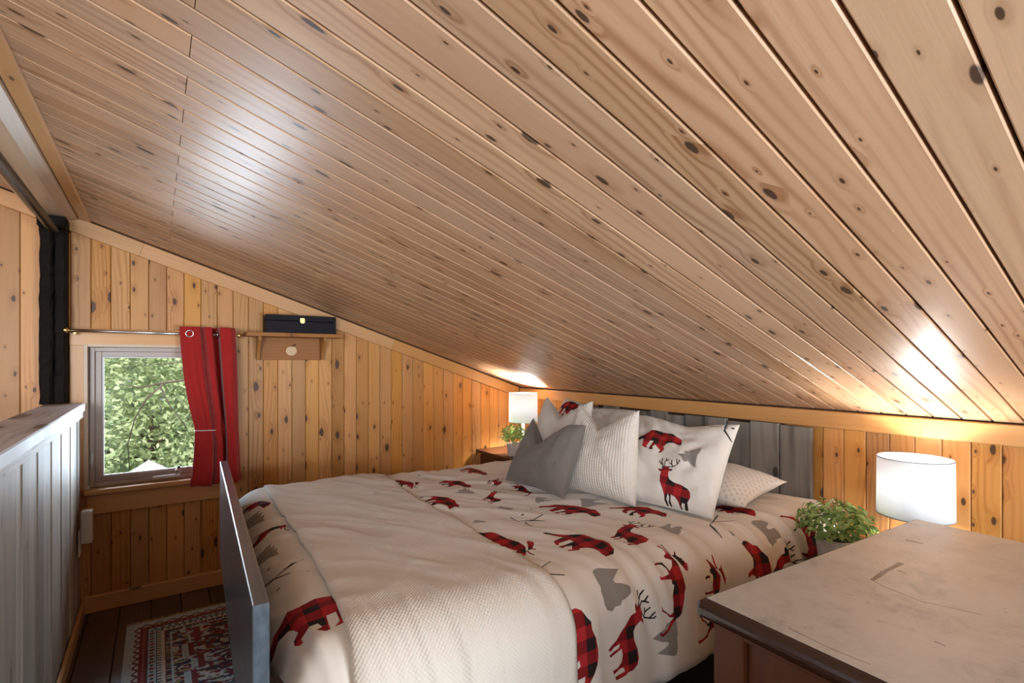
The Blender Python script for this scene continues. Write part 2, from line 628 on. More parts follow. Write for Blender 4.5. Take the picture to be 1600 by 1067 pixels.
while y < GY - 0.01:
    w = min(pitch, GY - 0.012 - y)
    yc = y + w / 2
    if k % 2 == 0:
        cuts = [LX, 0.052, KX - 0.004]
    elif k % 6 == 1:
        cuts = [LX, -0.95, 2.02 + 0.12 * math.sin(k * 1.7), KX - 0.004]
    elif k % 6 == 3:
        cuts = [LX, -0.62, KX - 0.004]
    else:
        cuts = [LX, -1.2, 2.12, KX - 0.004]
    for a, b in zip(cuts[:-1], cuts[1:]):
        ceil_board(a, b, yc, w - 0.0048)
    y += pitch
    k += 1

# gable wall with its window opening
WX0, WX1, WZ0, WZ1 = -0.288, 0.255, 0.615, 1.332
gw = empty('wall_back', (0, GY, 0), kind='structure')


def gslab(name, poly):
    link(name, prism_me(poly, 0.017, 0.14, 'y'), M['gapdark'], gw)


zt = lambda x: ceil_z(x) + 0.02
gslab('wall_slab', [(LX, -0.1), (WX0 - 0.012, -0.1), (WX0 - 0.012, zt(WX0)), (LX, zt(LX))])
gslab('wall_slab', [(WX1 + 0.012, -0.1), (KX + 0.1, -0.1), (KX + 0.1, zt(KX + 0.1)), (WX1 + 0.012, zt(WX1))])
gslab('wall_slab', [(WX0 - 0.012, -0.1), (WX1 + 0.012, -0.1), (WX1 + 0.012, WZ0 - 0.012), (WX0 - 0.012, WZ0 - 0.012)])
gslab('wall_slab', [(WX0 - 0.012, WZ1 + 0.012), (WX1 + 0.012, WZ1 + 0.012), (WX1 + 0.012, zt(WX1)), (WX0 - 0.012, zt(WX0))])


def gplank(x0, x1, z0, z1):
    if z1 - z0 < 0.02 or x1 - x0 < 0.01:
        return
    link('wall_plank', board_me(z1 - z0, x1 - x0 - 0.0018, 0.016, 0.0028), M['wall'], gw,
         frame(((x0 + x1) / 2, 0, z0), (0, 0, 1), (0, -1, 0)))


edges = [0.436 + 0.0785 * i for i in range(-11, 25)]
edges = [e for e in edges if e < KX - 0.02] + [KX]
edges[0] = -0.448
wide = [-0.448, -0.529, -0.634, -0.74, -0.85, -0.955, -1.06, -1.17, -1.28, -1.39, -1.5, -1.61, -1.72, -1.83, -1.94, -2.05, LX]
edges = wide[::-1] + edges[1:]
for a, b in zip(edges[:-1], edges[1:]):
    top = ceil_z(b) - 0.012
    if b > WX0 - 0.01 and a < WX1 + 0.01:
        gplank(a, b, 0.0, WZ0 - 0.02)
        gplank(a, b, WZ1 + 0.02, top)
    else:
        gplank(a, b, 0.0, top)

# knee wall behind the headboard
kw = empty('wall_right', (KX, 0, 0), kind='structure')
link('wall_slab', box_me(0.017, 0.14, RY, GY + 0.1, -0.1, KZ + 0.06), M['gapdark'], kw)
ys = [1.052 + 0.0818 * i for i in range(-33, 28)]
ys = [v for v in ys if RY < v < GY] + [GY]
for a, b in zip(ys[:-1], ys[1:]):
    if a > 1.15 and b < 2.5:
        continue
    link('wall_plank', board_me(KZ - 0.004, b - a - 0.0018, 0.016, 0.0028), M['wall'], kw,
         frame((0, (a + b) / 2, 0), (0, 0, 1), (-1, 0, 0)))

# stairwell side wall and rear wall with openings invented to let in fill daylight
ww = empty('wall_left', (LX, 0, 0), kind='structure')
SW = (0.0, 2.2, 0.7, 2.0)
for q in [(RY, SW[0], -0.1, 2.7), (SW[1], GY + 0.1, -0.1, 2.7), (SW[0], SW[1], -0.1, SW[2]), (SW[0], SW[1], SW[3], 2.7)]:
    link('wall_slab', box_me(-0.14, -0.017, *q), M['gapdark'], ww)
yy = RY
while yy < GY:
    b = min(yy + 0.1, GY)
    for z0, z1 in ([(0, SW[2] - 0.02), (SW[3] + 0.02, 2.58)] if b > SW[0] and yy < SW[1] else [(0, 2.58)]):
        link('wall_plank', board_me(z1 - z0, b - yy - 0.002, 0.016, 0.003), M['wall'], ww, frame((0, (yy + b) / 2, z0), (0, 0, 1), (1, 0, 0)))
    yy += 0.1
rw = empty('wall_front', (0, RY, 0), kind='structure')
RW = (0.62, 1.82, 0.33, 1.15)
RV = (-2.1, -0.75, 0.75, 1.95)
for x0, x1, z0, z1 in [(LX, RV[0], -0.1, None), (RV[0], RV[1], -0.1, RV[2]), (RV[0], RV[1], RV[3], None), (RV[1], RW[0], -0.1, None), (RW[1], KX + 0.1, -0.1, None), (RW[0], RW[1], -0.1, RW[2]), (RW[0], RW[1], RW[3], None)]:
    t0, t1 = (z1, z1) if z1 else (zt(x0), zt(x1))
    link('wall_slab', prism_me([(x0, z0), (x1, z0), (x1, t1), (x0, t0)], -0.14, -0.017, 'y'), M['gapdark'], rw)
xx = LX
while xx < KX - 0.01:
    b = min(xx + 0.1, KX)
    hole = RW if b > RW[0] and xx < RW[1] else (RV if b > RV[0] and xx < RV[1] else None)
    for z0, z1 in ([(0, hole[2] - 0.02), (hole[3] + 0.02, ceil_z(b) - 0.01)] if hole else [(0, ceil_z(b) - 0.01)]):
        if z1 > z0:
            link('wall_plank', board_me(z1 - z0, b - xx - 0.002, 0.016, 0.003), M['wall'], rw, frame(((xx + b) / 2, 0, z0), (0, 0, 1), (0, 1, 0)))
    xx += 0.1


def added_window(name, ax, c, a0, a1, z0, z1, sgn):  # unseen windows, invented to carry the fill light
    w = empty(name, kind='structure')

    def bx(nm, p0, p1, q0, q1, d0, d1, mat):
        if ax == 'y':
            link(nm, box_me(p0, p1, c + min(d0 * sgn, d1 * sgn), c + max(d0 * sgn, d1 * sgn), q0, q1, 0.002, 1), mat, w)
        else:
            link(nm, box_me(c + min(d0 * sgn, d1 * sgn), c + max(d0 * sgn, d1 * sgn), p0, p1, q0, q1, 0.002, 1), mat, w)
    t = 0.05
    bx('frame_stile', a0, a0 + t, z0, z1, -0.02, 0.08, M['vinylw'])
    bx('frame_stile', a1 - t, a1, z0, z1, -0.02, 0.08, M['vinylw'])
    bx('frame_rail', a0 + t, a1 - t, z0, z0 + t, -0.02, 0.08, M['vinylw'])
    bx('frame_rail', a0 + t, a1 - t, z1 - t, z1, -0.02, 0.08, M['vinylw'])
    mid = (a0 + a1) / 2
    bx('mullion', mid - 0.02, mid + 0.02, z0 + t, z1 - t, -0.01, 0.06, M['vinylw'])
    bx('glass', a0 + t, mid - 0.02, z0 + t, z1 - t, 0.06, 0.064, M['glass'])
    bx('glass', mid + 0.02, a1 - t, z0 + t, z1 - t, 0.06, 0.064, M['glass'])


added_window('added_window_2', 'y', RY, RW[0], RW[1], RW[2], RW[3], -1)
added_window('added_window_4', 'y', RY, RV[0], RV[1], RV[2], RV[3], -1)
added_window('added_window_3', 'x', LX, SW[0], SW[1], SW[2], SW[3], -1)


# trims: along the gable slope, along the top of the knee wall, baseboards
def trim_along(name, p0, p1, zdir, facing, width, thick, c=0.003, mat=None):
    """board whose top edge runs p0 -> p1"""
    p0, p1 = Vector(p0), Vector(p1)
    x = (p1 - p0).normalized()
    f = Vector(facing)
    m = frame(p0, x, f)
    yv = Vector((m[0][1], m[1][1], m[2][1]))
    s = 1 if yv.dot(Vector(zdir)) > 0 else -1
    m.translation = p0 - yv * s * width / 2 + f * thick
    return link(name, board_me((p1 - p0).length, width, thick, c), mat or M['trim'], None, m, kind='structure')


g = 0.006
xs = [-0.352, -0.052, 1.32, KX - 0.02]
for i, (a, b) in enumerate(zip(xs[:-1], xs[1:])):
    trim_along('trim_%d' % (i + 1), (a + 0.0005, GY, ceil_z(a) - g), (b - 0.0005, GY, ceil_z(b) - g), (0, 0, 1), (0, -1, 0), 0.074, 0.018)
trim_along('trim_4', (LX, GY, ceil_z(LX) - g), (-0.45, GY, ceil_z(-0.45) - g), (0, 0, 1), (0, -1, 0), 0.074, 0.018)
ysn = [RY, 0.70, GY - 0.019]
trim_along('trim_5', (KX, ysn[0], KZ - 0.005), (KX, ysn[1] - 0.001, KZ - 0.005), (0, 0, 1), (-1, 0, 0), 0.072, 0.018)
trim_along('trim_6', (KX, ysn[1], KZ - 0.005), (KX, ysn[2], KZ - 0.005), (0, 0, 1), (-1, 0, 0), 0.072, 0.018)
trim_along('baseboard_back', (-0.30, GY, 0.082), (KX, GY, 0.082), (0, 0, 1), (0, -1, 0), 0.082, 0.016)
trim_along('baseboard_right', (KX, RY, 0.082), (KX, GY - 0.017, 0.082), (0, 0, 1), (-1, 0, 0), 0.082, 0.016)

# gable window
w1 = empty('window_1', (0, GY, 0), kind='structure')


def wb(nm, x0, x1, y0, y1, z0, z1, mat, bev=0.002, parent=None):
    return link(nm, box_me(x0, x1, y0, y1, z0, z1, bev, 1), mat, parent or w1)


def wboard(nm, x0, x1, z0, z1, t, mat, vertical):
    if vertical:
        m = frame(((x0 + x1) / 2, -t, z0), (0, 0, 1), (0, -1, 0))
        link(nm, board_me(z1 - z0, x1 - x0, t - 0.0005, 0.002), mat, w1, m)
    else:
        m = frame((x0, -t, (z0 + z1) / 2), (1, 0, 0), (0, -1, 0))
        link(nm, board_me(x1 - x0, z1 - z0, t - 0.0005, 0.002), mat, w1, m)


wboard('casing', WX0 - 0.062, WX0, WZ0 - 0.02, WZ1 + 0.0, 0.016, M['trim'], True)
wboard('casing', WX1, WX1 + 0.062, WZ0 - 0.02, WZ1 + 0.0, 0.016, M['trim'], True)
wboard('casing', WX0 - 0.062, WX1 + 0.062, WZ1, WZ1 + 0.085, 0.017, M['trim'], False)
wboard('apron', WX0 + 0.004, WX1 + 0.062, WZ0 - 0.125, WZ0 - 0.025, 0.018, M['trim'], False)
wb('sill', WX0 - 0.008, WX1 + 0.07, -0.045, 0.06, WZ0 - 0.025, WZ0, M['trim'], 0.004)
wb('jamb', WX0 - 0.010, WX0 + 0.006, -0.018, 0.12, WZ0, WZ1 + 0.008, M['beamw'])
wb('jamb', WX1 - 0.006, WX1 + 0.010, -0.018, 0.12, WZ0, WZ1 + 0.008, M['beamw'])
wb('jamb', WX0 + 0.006, WX1 - 0.006, -0.018, 0.12, WZ1 - 0.006, WZ1 + 0.01, M['beamw'])
fx0, fx1, fz0, fz1 = WX0 + 0.010, WX1 - 0.010, WZ0 + 0.002, WZ1 - 0.008
t = 0.020
wb('frame_stile', fx0, fx0 + t, 0.03, 0.11, fz0, fz1, M['vinyl'])
wb('frame_stile', fx1 - t, fx1, 0.03, 0.11, fz0, fz1, M['vinyl'])
wb('frame_rail', fx0 + t, fx1 - t, 0.03, 0.11, fz1 - t, fz1, M['vinyl'])
wb('frame_rail', fx0 + t, fx1 - t, 0.02, 0.11, fz0, fz0 + t, M['vinyl'])
sx0, sx1, sz0, sz1 = fx0 + t, fx1 - t, fz0 + t, fz1 - t
t2 = 0.026
wb('sash_stile', sx0, sx0 + t2, 0.048, 0.095, sz0, sz1, M['vinyl'])
wb('sash_stile', sx1 - t2, sx1, 0.048, 0.095, sz0, sz1, M['vinyl'])
wb('sash_rail', sx0 + t2, sx1 - t2, 0.048, 0.095, sz1 - t2, sz1, M['vinyl'])
wb('sash_rail', sx0 + t2, sx1 - t2, 0.048, 0.095, sz0, sz0 + t2, M['vinyl'])
for a in (sx0 + t2, sx1 - t2 - 0.009):
    wb('glazing_bead', a, a + 0.009, 0.06, 0.072, sz0 + t2, sz1 - t2, M['vinylw'], 0.001)
for a in (sz0 + t2, sz1 - t2 - 0.006):
    wb('glazing_bead', sx0 + t2 + 0.009, sx1 - t2 - 0.009, 0.06, 0.072, a, a + 0.006, M['vinylw'], 0.001)
wb('glass', sx0 + t2, sx1 - t2, 0.073, 0.077, sz0 + t2, sz1 - t2, M['glass'], 0)
crank = wb('crank_handle', -0.02, 0.105, 0.004, 0.028, fz0 + 0.012, fz0 + 0.026, M['vinylw'], 0.004)
link('crank_arm', tube_me([(0.088, 0.012, fz0 + 0.026), (0.086, 0.006, fz0 + 0.045), (0.096, 0.002, fz0 + 0.060)], [0.007, 0.006, 0.007], 8), M['chrome'], crank)
link('knob', lathe_me([(0, 0.072), (0.006, 0.071), (0.008, 0.066), (0.006, 0.058), (0, 0.056)], 12), M['black'], crank, Matrix.Translation((0.098, 0.0, fz0)))
link('latch', tube_me([(fx0 + 0.008, 0.028, 0.72), (fx0 + 0.008, 0.016, 0.745), (fx0 + 0.010, 0.013, 0.77), (fx0 + 0.008, 0.028, 0.80)], [0.004, 0.006, 0.006, 0.004], 8), M['vinylw'], w1)

# ------------------------------------------------------------------ beam, pipe rail, dark post
bz = 1.955
be = empty('ceiling_beam', (-0.41, RY, bz), label='pale pine ceiling beam running along the top left to the dark post', cat='beam')
sec = [(-0.085, 0.10), (-0.085, 0.012), (-0.073, 0.0), (0.05, -0.018), (0.088, -0.006), (0.092, 0.004), (0.092, 0.06)]
prism = prism_me(sec, 0, GY - RY - 0.002, 'y')
# local x must follow the beam for the grain
for v in prism.vertices:
    v.co = (v.co.y, -v.co.x, v.co.z)
prism.flip_normals()
link('beam_body', prism, M['beamw'], be, Matrix.Rotation(PI / 2, 4, 'Z'))
tr = board_me(GY - RY - 0.002, 0.05, 0.02, 0.006)
link('edge_strip', tr, M['trim'], be, frame((0.118, 0, -0.012 + 0.004), (0, 1, 0), (-0.15, 0, -1)))
link('pipe_rail', tube_me([(-0.395, RY, 1.865), (-0.395, 0.5, 1.865), (-0.395, 3.17, 1.865), (-0.395, 3.19, 1.872)], [0.019, 0.019, 0.019, 0.010], 16), M['black'],
     label='black metal pipe rail hanging below the pale beam, top left', cat='rail')
po = empty('corner_post', (-0.402, GY, 1.05), label='blackened hewn timber post standing on the railing beside the window', cat='post')
for (a, b, d0, d1) in ((-0.048, 0.0, -0.10, 0.0), (0.001, 0.048, -0.085, 0.0)):
    vs, fs = [], []
    nzs = 26
    for i in range(nzs):
        z = 0.003 + (bz - 0.02 - 1.053) * i / (nzs - 1)
        for (px, py) in ((a, d1 - 0.001), (a, d0 + 0.012), (a + 0.01, d0), (b - 0.01, d0), (b, d0 + 0.012), (b, d1 - 0.001)):
            j = 0.005 if py < -0.01 else 0.0
            vs.append((px + random.uniform(-j, j) * 0.5, py + random.uniform(-j, j), z))
    for i in range(nzs - 1):
        for q in range(6):
            fs.append((i * 6 + q, i * 6 + (q + 1) % 6, (i + 1) * 6 + (q + 1) % 6, (i + 1) * 6 + q))
    fs += [tuple(range(5, -1, -1)), tuple((nzs - 1) * 6 + q for q in range(6))]
    link('post_log', mesh('log', vs, fs), M['dkwood'], po)
link('post_block', box_me(-0.052, 0.052, -0.13, -0.001, bz - 0.075 - 1.05, bz - 0.021 - 1.05, 0.006), M['dkwood'], po)

# ------------------------------------------------------------------ loft half wall (railing)
hw = empty('loft_half_wall', (-0.31, RY, 0), label='whitewashed vertical board railing with a limed wooden cap, left edge', cat='railing')
HL = GY - RY
link('core', box_me(-0.10, -0.016, 0, HL - 0.02, 0, 1.01), M['gapdark'], hw)
yy = 0.0
i = 0
while yy < HL - 0.02:
    wpl = (0.088, 0.062, 0.098, 0.078, 0.055, 0.105)[i % 6]
    b = min(yy + wpl, HL - 0.018)
    dep = (0.0, 0.0016, -0.001, 0.001, 0.002, -0.0008)[(i * 5) % 6]
    m_ = frame((dep, (yy + b) / 2, 0.001), (0, 0, 1), (1, 0, 0))
    link('railing_board', board_me(0.985, b - yy - 0.002, 0.014, 0.0025), M['wash'], hw, m_)
    yy = b
    i += 1
yy = 0.0
while yy < HL - 0.02:
    b = min(yy + 0.1, HL - 0.018)
    link('railing_board', board_me(0.985, b - yy - 0.003, 0.014, 0.004), M['wash'], hw, frame((-0.116, (yy + b) / 2, 0.001), (0, 0, 1), (-1, 0, 0)))
    yy = b
link('rail_cap', board_me(HL - 0.06, 0.155, 0.036, 0.004), M['cap'], hw, frame((-0.055, 0, 1.05), (0, 1, 0), (0, 0, 1)))
link('fascia_strip', board_me(HL - 0.06, 0.032, 0.012, 0.003), M['wash'], hw, frame((0.016, 0, 0.996), (0, 1, 0), (1, 0, 0)))
link('base_strip', board_me(HL - 0.02, 0.07, 0.012, 0.003), M['trim'], hw, frame((0.018, 0, 0.036), (0, 1, 0), (1, 0, 0)))
pl = empty('plug_in_adapter', (-0.302, 3.16, 0.40), label='white plastic plug-in box on the end of the whitewashed railing', cat='adapter')
link('wall_plate', box_me(-0.001, 0.005, -0.035, 0.035, -0.065, 0.055, 0.002), M['white'], pl)
link('adapter_body', box_me(0.006, 0.050, -0.028, 0.028, -0.01, 0.145, 0.006), M['white'], pl)
link('button', box_me(0.050, 0.053, -0.008, 0.008, 0.01, 0.03, 0.001), M['vinylw'], pl)

# ------------------------------------------------------------------ rug
RX0, RX1, RYY0, RYY1 = -0.115, 0.66, 1.35, 3.0
rg = empty('rug', (0, 0, 0), label='red, navy and cream oriental rug on the dark floor by the footboard', cat='rug')
nx, ny = 194, 412
gx, gy = np.meshgrid((np.arange(nx) + 0.5) / nx, (np.arange(ny) + 0.5) / ny)
wx, wy = gx * (RX1 - RX0), gy * (RYY1 - RYY0)
dxe = np.minimum(wx, (RX1 - RX0) - wx)
dye = np.minimum(wy, (RYY1 - RYY0) - wy)
e = np.minimum(dxe, dye)
al = np.where(dxe < dye, wy, wx)
pal = {'cream': (0.50, 0.47, 0.41), 'ice': (0.36, 0.42, 0.45), 'red': (0.16, 0.018, 0.02), 'navy': (0.014, 0.02, 0.045), 'teal': (0.03, 0.10, 0.12), 'olive': (0.27, 0.23, 0.12), 'pink': (0.35, 0.14, 0.12)}
P_ = {k_: np.array(v) for k_, v in pal.items()}
col = np.zeros((ny, nx, 3))


def put(mask, c_):
    col[mask] = P_[c_]


n1 = vnoise(wx * 45 + 3 * vnoise(wx * 30, wy * 30, 5), wy * 75, 1)
n2 = vnoise(wx * 60, wy * 95, 2)
n3 = vnoise(wx * 26 + 4, wy * 40, 3)
col[:] = P_['navy']
put(n1 > 0.5, 'cream')
put((n2 > 0.66), 'red')
put((n3 > 0.72) & (n1 > 0.4), 'olive')
put((n2 < 0.22) & (n1 > 0.3), 'ice')
fld = e > 0.19
st = np.floor(wy / 0.12) % 2 * 0.03
put(fld & (np.abs(dxe - 0.215 - st) < 0.012), 'ice')
put(fld & (np.abs(dxe - 0.238 - st) < 0.011), 'red')
put(fld & (n2 > 0.58) & (dxe > 0.24), 'red')
# borders from the edge inwards
tri = lambda p: np.abs((al / p) % 1 - 0.5) * 2
put(e < 0.030, 'ice')
b1 = (e >= 0.030) & (e < 0.052)
put(b1, 'cream')
put(b1 & (np.abs((e - 0.030) / 0.022 - tri(0.05)) < 0.28), 'navy')
put(b1 & (np.abs((e - 0.030) / 0.022 - tri(0.05)) < 0.10), 'red')
put((e >= 0.052) & (e < 0.080), 'red')
put((e >= 0.052) & (e < 0.080) & (np.abs(e - 0.066) < 0.004) & (tri(0.018) > 0.5), 'pink')
put((e >= 0.080) & (e < 0.084), 'navy')
b2 = (e >= 0.084) & (e < 0.110)
put(b2, 'ice')
put(b2 & (((al % 0.055) - 0.0275) ** 2 + (e - 0.097) ** 2 < 0.0095 ** 2), 'red')
put(b2 & ((((al + 0.0275) % 0.055) - 0.0275) ** 2 + (e - 0.097) ** 2 < 0.0075 ** 2), 'navy')
put((e >= 0.110) & (e < 0.115), 'teal')
b3 = (e >= 0.115) & (e < 0.142)
put(b3, 'cream')
put(b3 & (((al / 0.022) % 1 < 0.4) & (e < 0.133)), 'navy')
put((e >= 0.142) & (e < 0.147), 'red')
put((e >= 0.147) & (e < 0.165) & ((al / 0.016) % 1 < 0.55), 'navy')
put((e >= 0.165) & (e < 0.173), 'ice')
col *= (0.85 + 0.3 * RNG.random((ny, nx, 1)))
vs = [(RX0 + (RX1 - RX0) * i / nx, RYY0 + (RYY1 - RYY0) * j / ny, 0.010 + 0.0015 * math.sin(i * 0.05) * math.sin(j * 0.03)) for j in range(ny + 1) for i in range(nx + 1)]
fs = [(j * (nx + 1) + i, j * (nx + 1) + i + 1, (j + 1) * (nx + 1) + i + 1, (j + 1) * (nx + 1) + i) for j in range(ny) for i in range(nx)]
rme = mesh('rug_pile', vs, fs)
at = rme.attributes.new('pile_colour', 'FLOAT_COLOR', 'FACE')
at.data.foreach_set('color', np.concatenate([col.reshape(-1, 3), np.ones((nx * ny, 1))], 1).astype(np.float32).ravel())
mm = NT('rug_wool')
an = mm.n('Attribute', attribute_name='pile_colour')
tcn = mm.n('TexCoord')
mm.set(col=an.outputs['Color'], rough=0.95, spec=0.1, sheen=0.2)
mm.bump(mm.noise(tcn.outputs['Object'], 900, 2), 0.3, 0.002)
link('rug_pile', rme, mm.m, rg)
link('rug_backing', box_me(RX0, RX1, RYY0, RYY1, 0.001, 0.0085), M['potm'], rg)
vs, fs = [], []
for side, yb, sg in ((1, RYY1, 1), (0, RYY0, -1)):
    for i in range(230):
        x0 = RX0 + (RX1 - RX0) * (i + random.random()) / 230
        dx_ = random.uniform(-0.012, 0.012)
        L_ = random.uniform(0.028, 0.045)
        b = len(vs)
        zz = random.uniform(0.003, 0.010)
        vs += [(x0 - 0.0016, yb - 0.002 * sg, 0.008), (x0 + 0.0016, yb - 0.002 * sg, 0.008), (x0 + dx_ * 0.5 + 0.0016, yb + sg * L_ * 0.5, zz + 0.003), (x0 + dx_ * 0.5 - 0.0016, yb + sg * L_ * 0.5, zz + 0.003), (x0 + dx_ + 0.001, yb + sg * L_, 0.002), (x0 + dx_ - 0.001, yb + sg * L_, 0.002)]
        fs += [(b, b + 1, b + 2, b + 3), (b + 3, b + 2, b + 4, b + 5)]
link('fringe', mesh('fringe', vs, fs), plain('fringe_cotton', (0.40, 0.31, 0.17), 0.95, nz=0.3), rg, kind='stuff')

# ------------------------------------------------------------------ curtain and rod
rod = empty('curtain_rod', (0, 3.22, 1.40), label='thin brass and dark metal curtain rod above the window', cat='curtain rod')
link('rod_bar', tube_me([(-0.352, 0, 0.003), (0.372, 0, -0.003)], 0.0075, 12), M['chrome'], rod)
for xx, zz in ((-0.357, 0.003), (0.378, -0.003)):
    prof = [(0.0001, -0.013)] + [(0.013 * math.sin(a), -0.013 * math.cos(a)) for a in np.linspace(0.3, PI - 0.3, 8)] + [(0.0001, 0.013)]
    link('finial', lathe_me(prof, 14), M['brass'], rod, Matrix.Translation((xx, 0, zz)))
for xx in (-0.325, 0.362):
    link('bracket', box_me(xx - 0.006, xx + 0.006, 0.0, 0.064, -0.014, -0.006, 0.002, 1), M['brass'], rod)

cu = empty('curtain', (0, 3.22, 0.58), label='red grommet curtain gathered at the right of the window and tied', cat='curtain')
zk = [1.44, 1.36, 1.28, 1.15, 1.0, 0.92, 0.885, 0.86, 0.75, 0.66, 0.585]
lk = [0.095, 0.100, 0.106, 0.118, 0.142, 0.160, 0.166, 0.165, 0.160, 0.152, 0.140]
rk = [0.358, 0.362, 0.366, 0.370, 0.372, 0.373, 0.373, 0.375, 0.380, 0.384, 0.388]
NU, NZ = 90, 70
vs, fs = [], []
for j in range(NZ + 1):
    z = 1.44 + (0.585 - 1.44) * j / NZ
    l_ = np.interp(-z, [-q for q in zk], lk)
    r_ = np.interp(-z, [-q for q in zk], rk)
    tie = math.exp(-((z - 0.885) / 0.05) ** 2)
    low = min(max((1.40 - z) / 0.5, 0), 1)
    for i in range(NU + 1):
        u = i / NU
        # folds: broad left panel, two tight folds, deep gap, broad right panel
        fold = np.interp(u, [0, 0.06, 0.22, 0.36, 0.42, 0.50, 0.57, 0.62, 0.71, 0.76, 0.92, 1.0],
                         [-0.018, -0.034, -0.038, -0.030, 0.006, -0.034, -0.034, 0.052, 0.056, -0.040, -0.044, -0.016])
        xp = np.interp(u, [0, 0.36, 0.42, 0.50, 0.57, 0.62, 0.71, 0.76, 1.0], [0, 0.36, 0.39, 0.46, 0.57, 0.575, 0.695, 0.70, 1.0])
        xp = xp + low * 0.05 * math.sin(PI * u) * (1 if u < 0.7 else 0.4)
        if u < 0.66:
            xp = xp * (1 - 0.05 * tie)
        fold *= (1 - 0.35 * tie)
        fold += 0.004 * math.sin(9 * u * 2 * PI + z * 5) * low
        x = l_ + (r_ - l_) * xp
        vs.append((x, fold - 0.012 * low * math.sin(u * PI), z - 0.58 + (0.006 * math.sin(u * 14) if j == NZ else 0)))
for j in range(NZ):
    for i in range(NU):
        a = j * (NU + 1) + i
        fs.append((a, a + NU + 1, a + NU + 2, a + 1))
cme = mesh('curtain_cloth', vs, fs, True)
co = link('curtain_cloth', cme, M['redc'], cu)
sm = co.modifiers.new('smooth', 'SMOOTH'); sm.factor = 0.5; sm.iterations = 3
so = co.modifiers.new('thick', 'SOLIDIFY'); so.thickness = 0.0025
rp = [(0.017 + 0.0035 * math.cos(a), 0.0035 * math.sin(a)) for a in np.linspace(0, 2 * PI, 9)[:-1]]
for xx, yy_, ra in ((0.142, -0.036, 0.0), (0.236, -0.002, 1.25), (0.268, 0.006, -1.3)):
    link('grommet', lathe_me(rp, 20, close=True), M['chrome'], cu, Matrix.Translation((xx, yy_, 0.82)) @ Matrix.Rotation(ra, 4, 'Z') @ Matrix.Rotation(PI / 2, 4, 'X'))
link('tieback', tube_me([(0.166, 0.005, 0.305), (0.164, -0.022, 0.305), (0.20, -0.042, 0.304), (0.248, -0.036, 0.302), (0.275, -0.02, 0.30)], 0.0022, 6), M['white'], cu)

# ------------------------------------------------------------------ wall shelf and dark box
sh = empty('wall_shelf', (0.66, GY - 0.001, 1.26), label='honey pine wall shelf with curved brackets and an apple cutout', cat='shelf')
link('shelf_board', board_me(0.53, 0.135, 0.022, 0.003), M['shelfw'], sh, frame((-0.25, -0.0685, 0.158), (1, 0, 0), (0, 0, 1)))
link('back_panel', board_me(0.345, 0.134, 0.013, 0.002), M['shelfw'], sh, frame((-0.175, -0.014, 0.068), (1, 0, 0), (0, -1, 0)))
br = [(-0.0145, 0.001), (-0.040, 0.001), (-0.044, 0.02), (-0.050, 0.045), (-0.066, 0.072), (-0.090, 0.10), (-0.104, 0.115), (-0.106, 0.1355), (-0.0145, 0.1355)]
for xx in (-0.187, 0.172):
    link('bracket', prism_me(br, xx, xx + 0.016, 'x', 0.001), M['shelfw'], sh)
ap = [(0.031 * math.sin(a) * (1.0 + 0.06 * math.cos(a)), 0.028 * math.cos(a) - (0.004 * math.exp(-(a / 0.25) ** 2) if a < 1 else (0.004 * math.exp(-((a - 2 * PI) / 0.25) ** 2) if a > 5.2 else 0))) for a in np.linspace(0, 2 * PI, 33)[:-1]]
apo = link('apple_cutout', prism_me([(0.004 + a, 0.055 + b) for a, b in ap], -0.021, -0.0145, 'y', 0.0008), M['applew'], sh, label='pale wooden apple')
link('leaf', prism_me([(0.004, 0.084), (-0.016, 0.101), (-0.022, 0.096), (-0.010, 0.088)], -0.020, -0.0145, 'y'), M['shelfw'], apo)
link('leaf', prism_me([(0.005, 0.084), (0.028, 0.098), (0.026, 0.089)], -0.020, -0.0145, 'y'), M['dkwood'], apo)
bxo = empty('keepsake_box', (0.705, 3.235, 1.4185), label='long dark lidded box with a brass clasp on the wall shelf', cat='box')
link('box_body', box_me(-0.195, 0.195, -0.055, 0.055, 0.0, 0.070, 0.003), M['navy'], bxo)
link('lid', box_me(-0.195, 0.195, -0.055, 0.055, 0.0712, 0.104, 0.003), M['navy'], bxo)
link('clasp', prism_me([(-0.013, 0.088), (-0.013, 0.066), (-0.008, 0.058), (0.008, 0.058), (0.013, 0.066), (0.013, 0.088)], -0.059, -0.0552, 'y', 0.001), M['brass'], bxo)

# ------------------------------------------------------------------ headboard of weathered planks
hb = empty('plank_headboard', (KX - 0.001, 1.85, 0), label='weathered grey barn plank headboard against the low pine wall', cat='headboard')
link('backing', box_me(-0.014, 0.0005, 1.10 - 1.85, 2.55 - 1.85, 0.1, 0.955), M['gapdark'], hb)
hy = [1.08, 1.221, 1.361, 1.485, 1.611, 1.735, 1.853, 1.97, 2.089, 2.215, 2.341, 2.455, 2.572]
for i, (a, b) in enumerate(zip(hy[:-1], hy[1:])):
    d = (0.0, 0.004, -0.002, 0.003)[i % 4]
    link('headboard_plank', board_me(0.865 + 0.006 * math.sin(i * 2.3), b - a - 0.005, 0.022, 0.003), M['barn'], hb,
         frame((-0.037 - d, (a + b) / 2 - 1.85, 0.10), (0, 0, 1), (-1, 0, 0)))

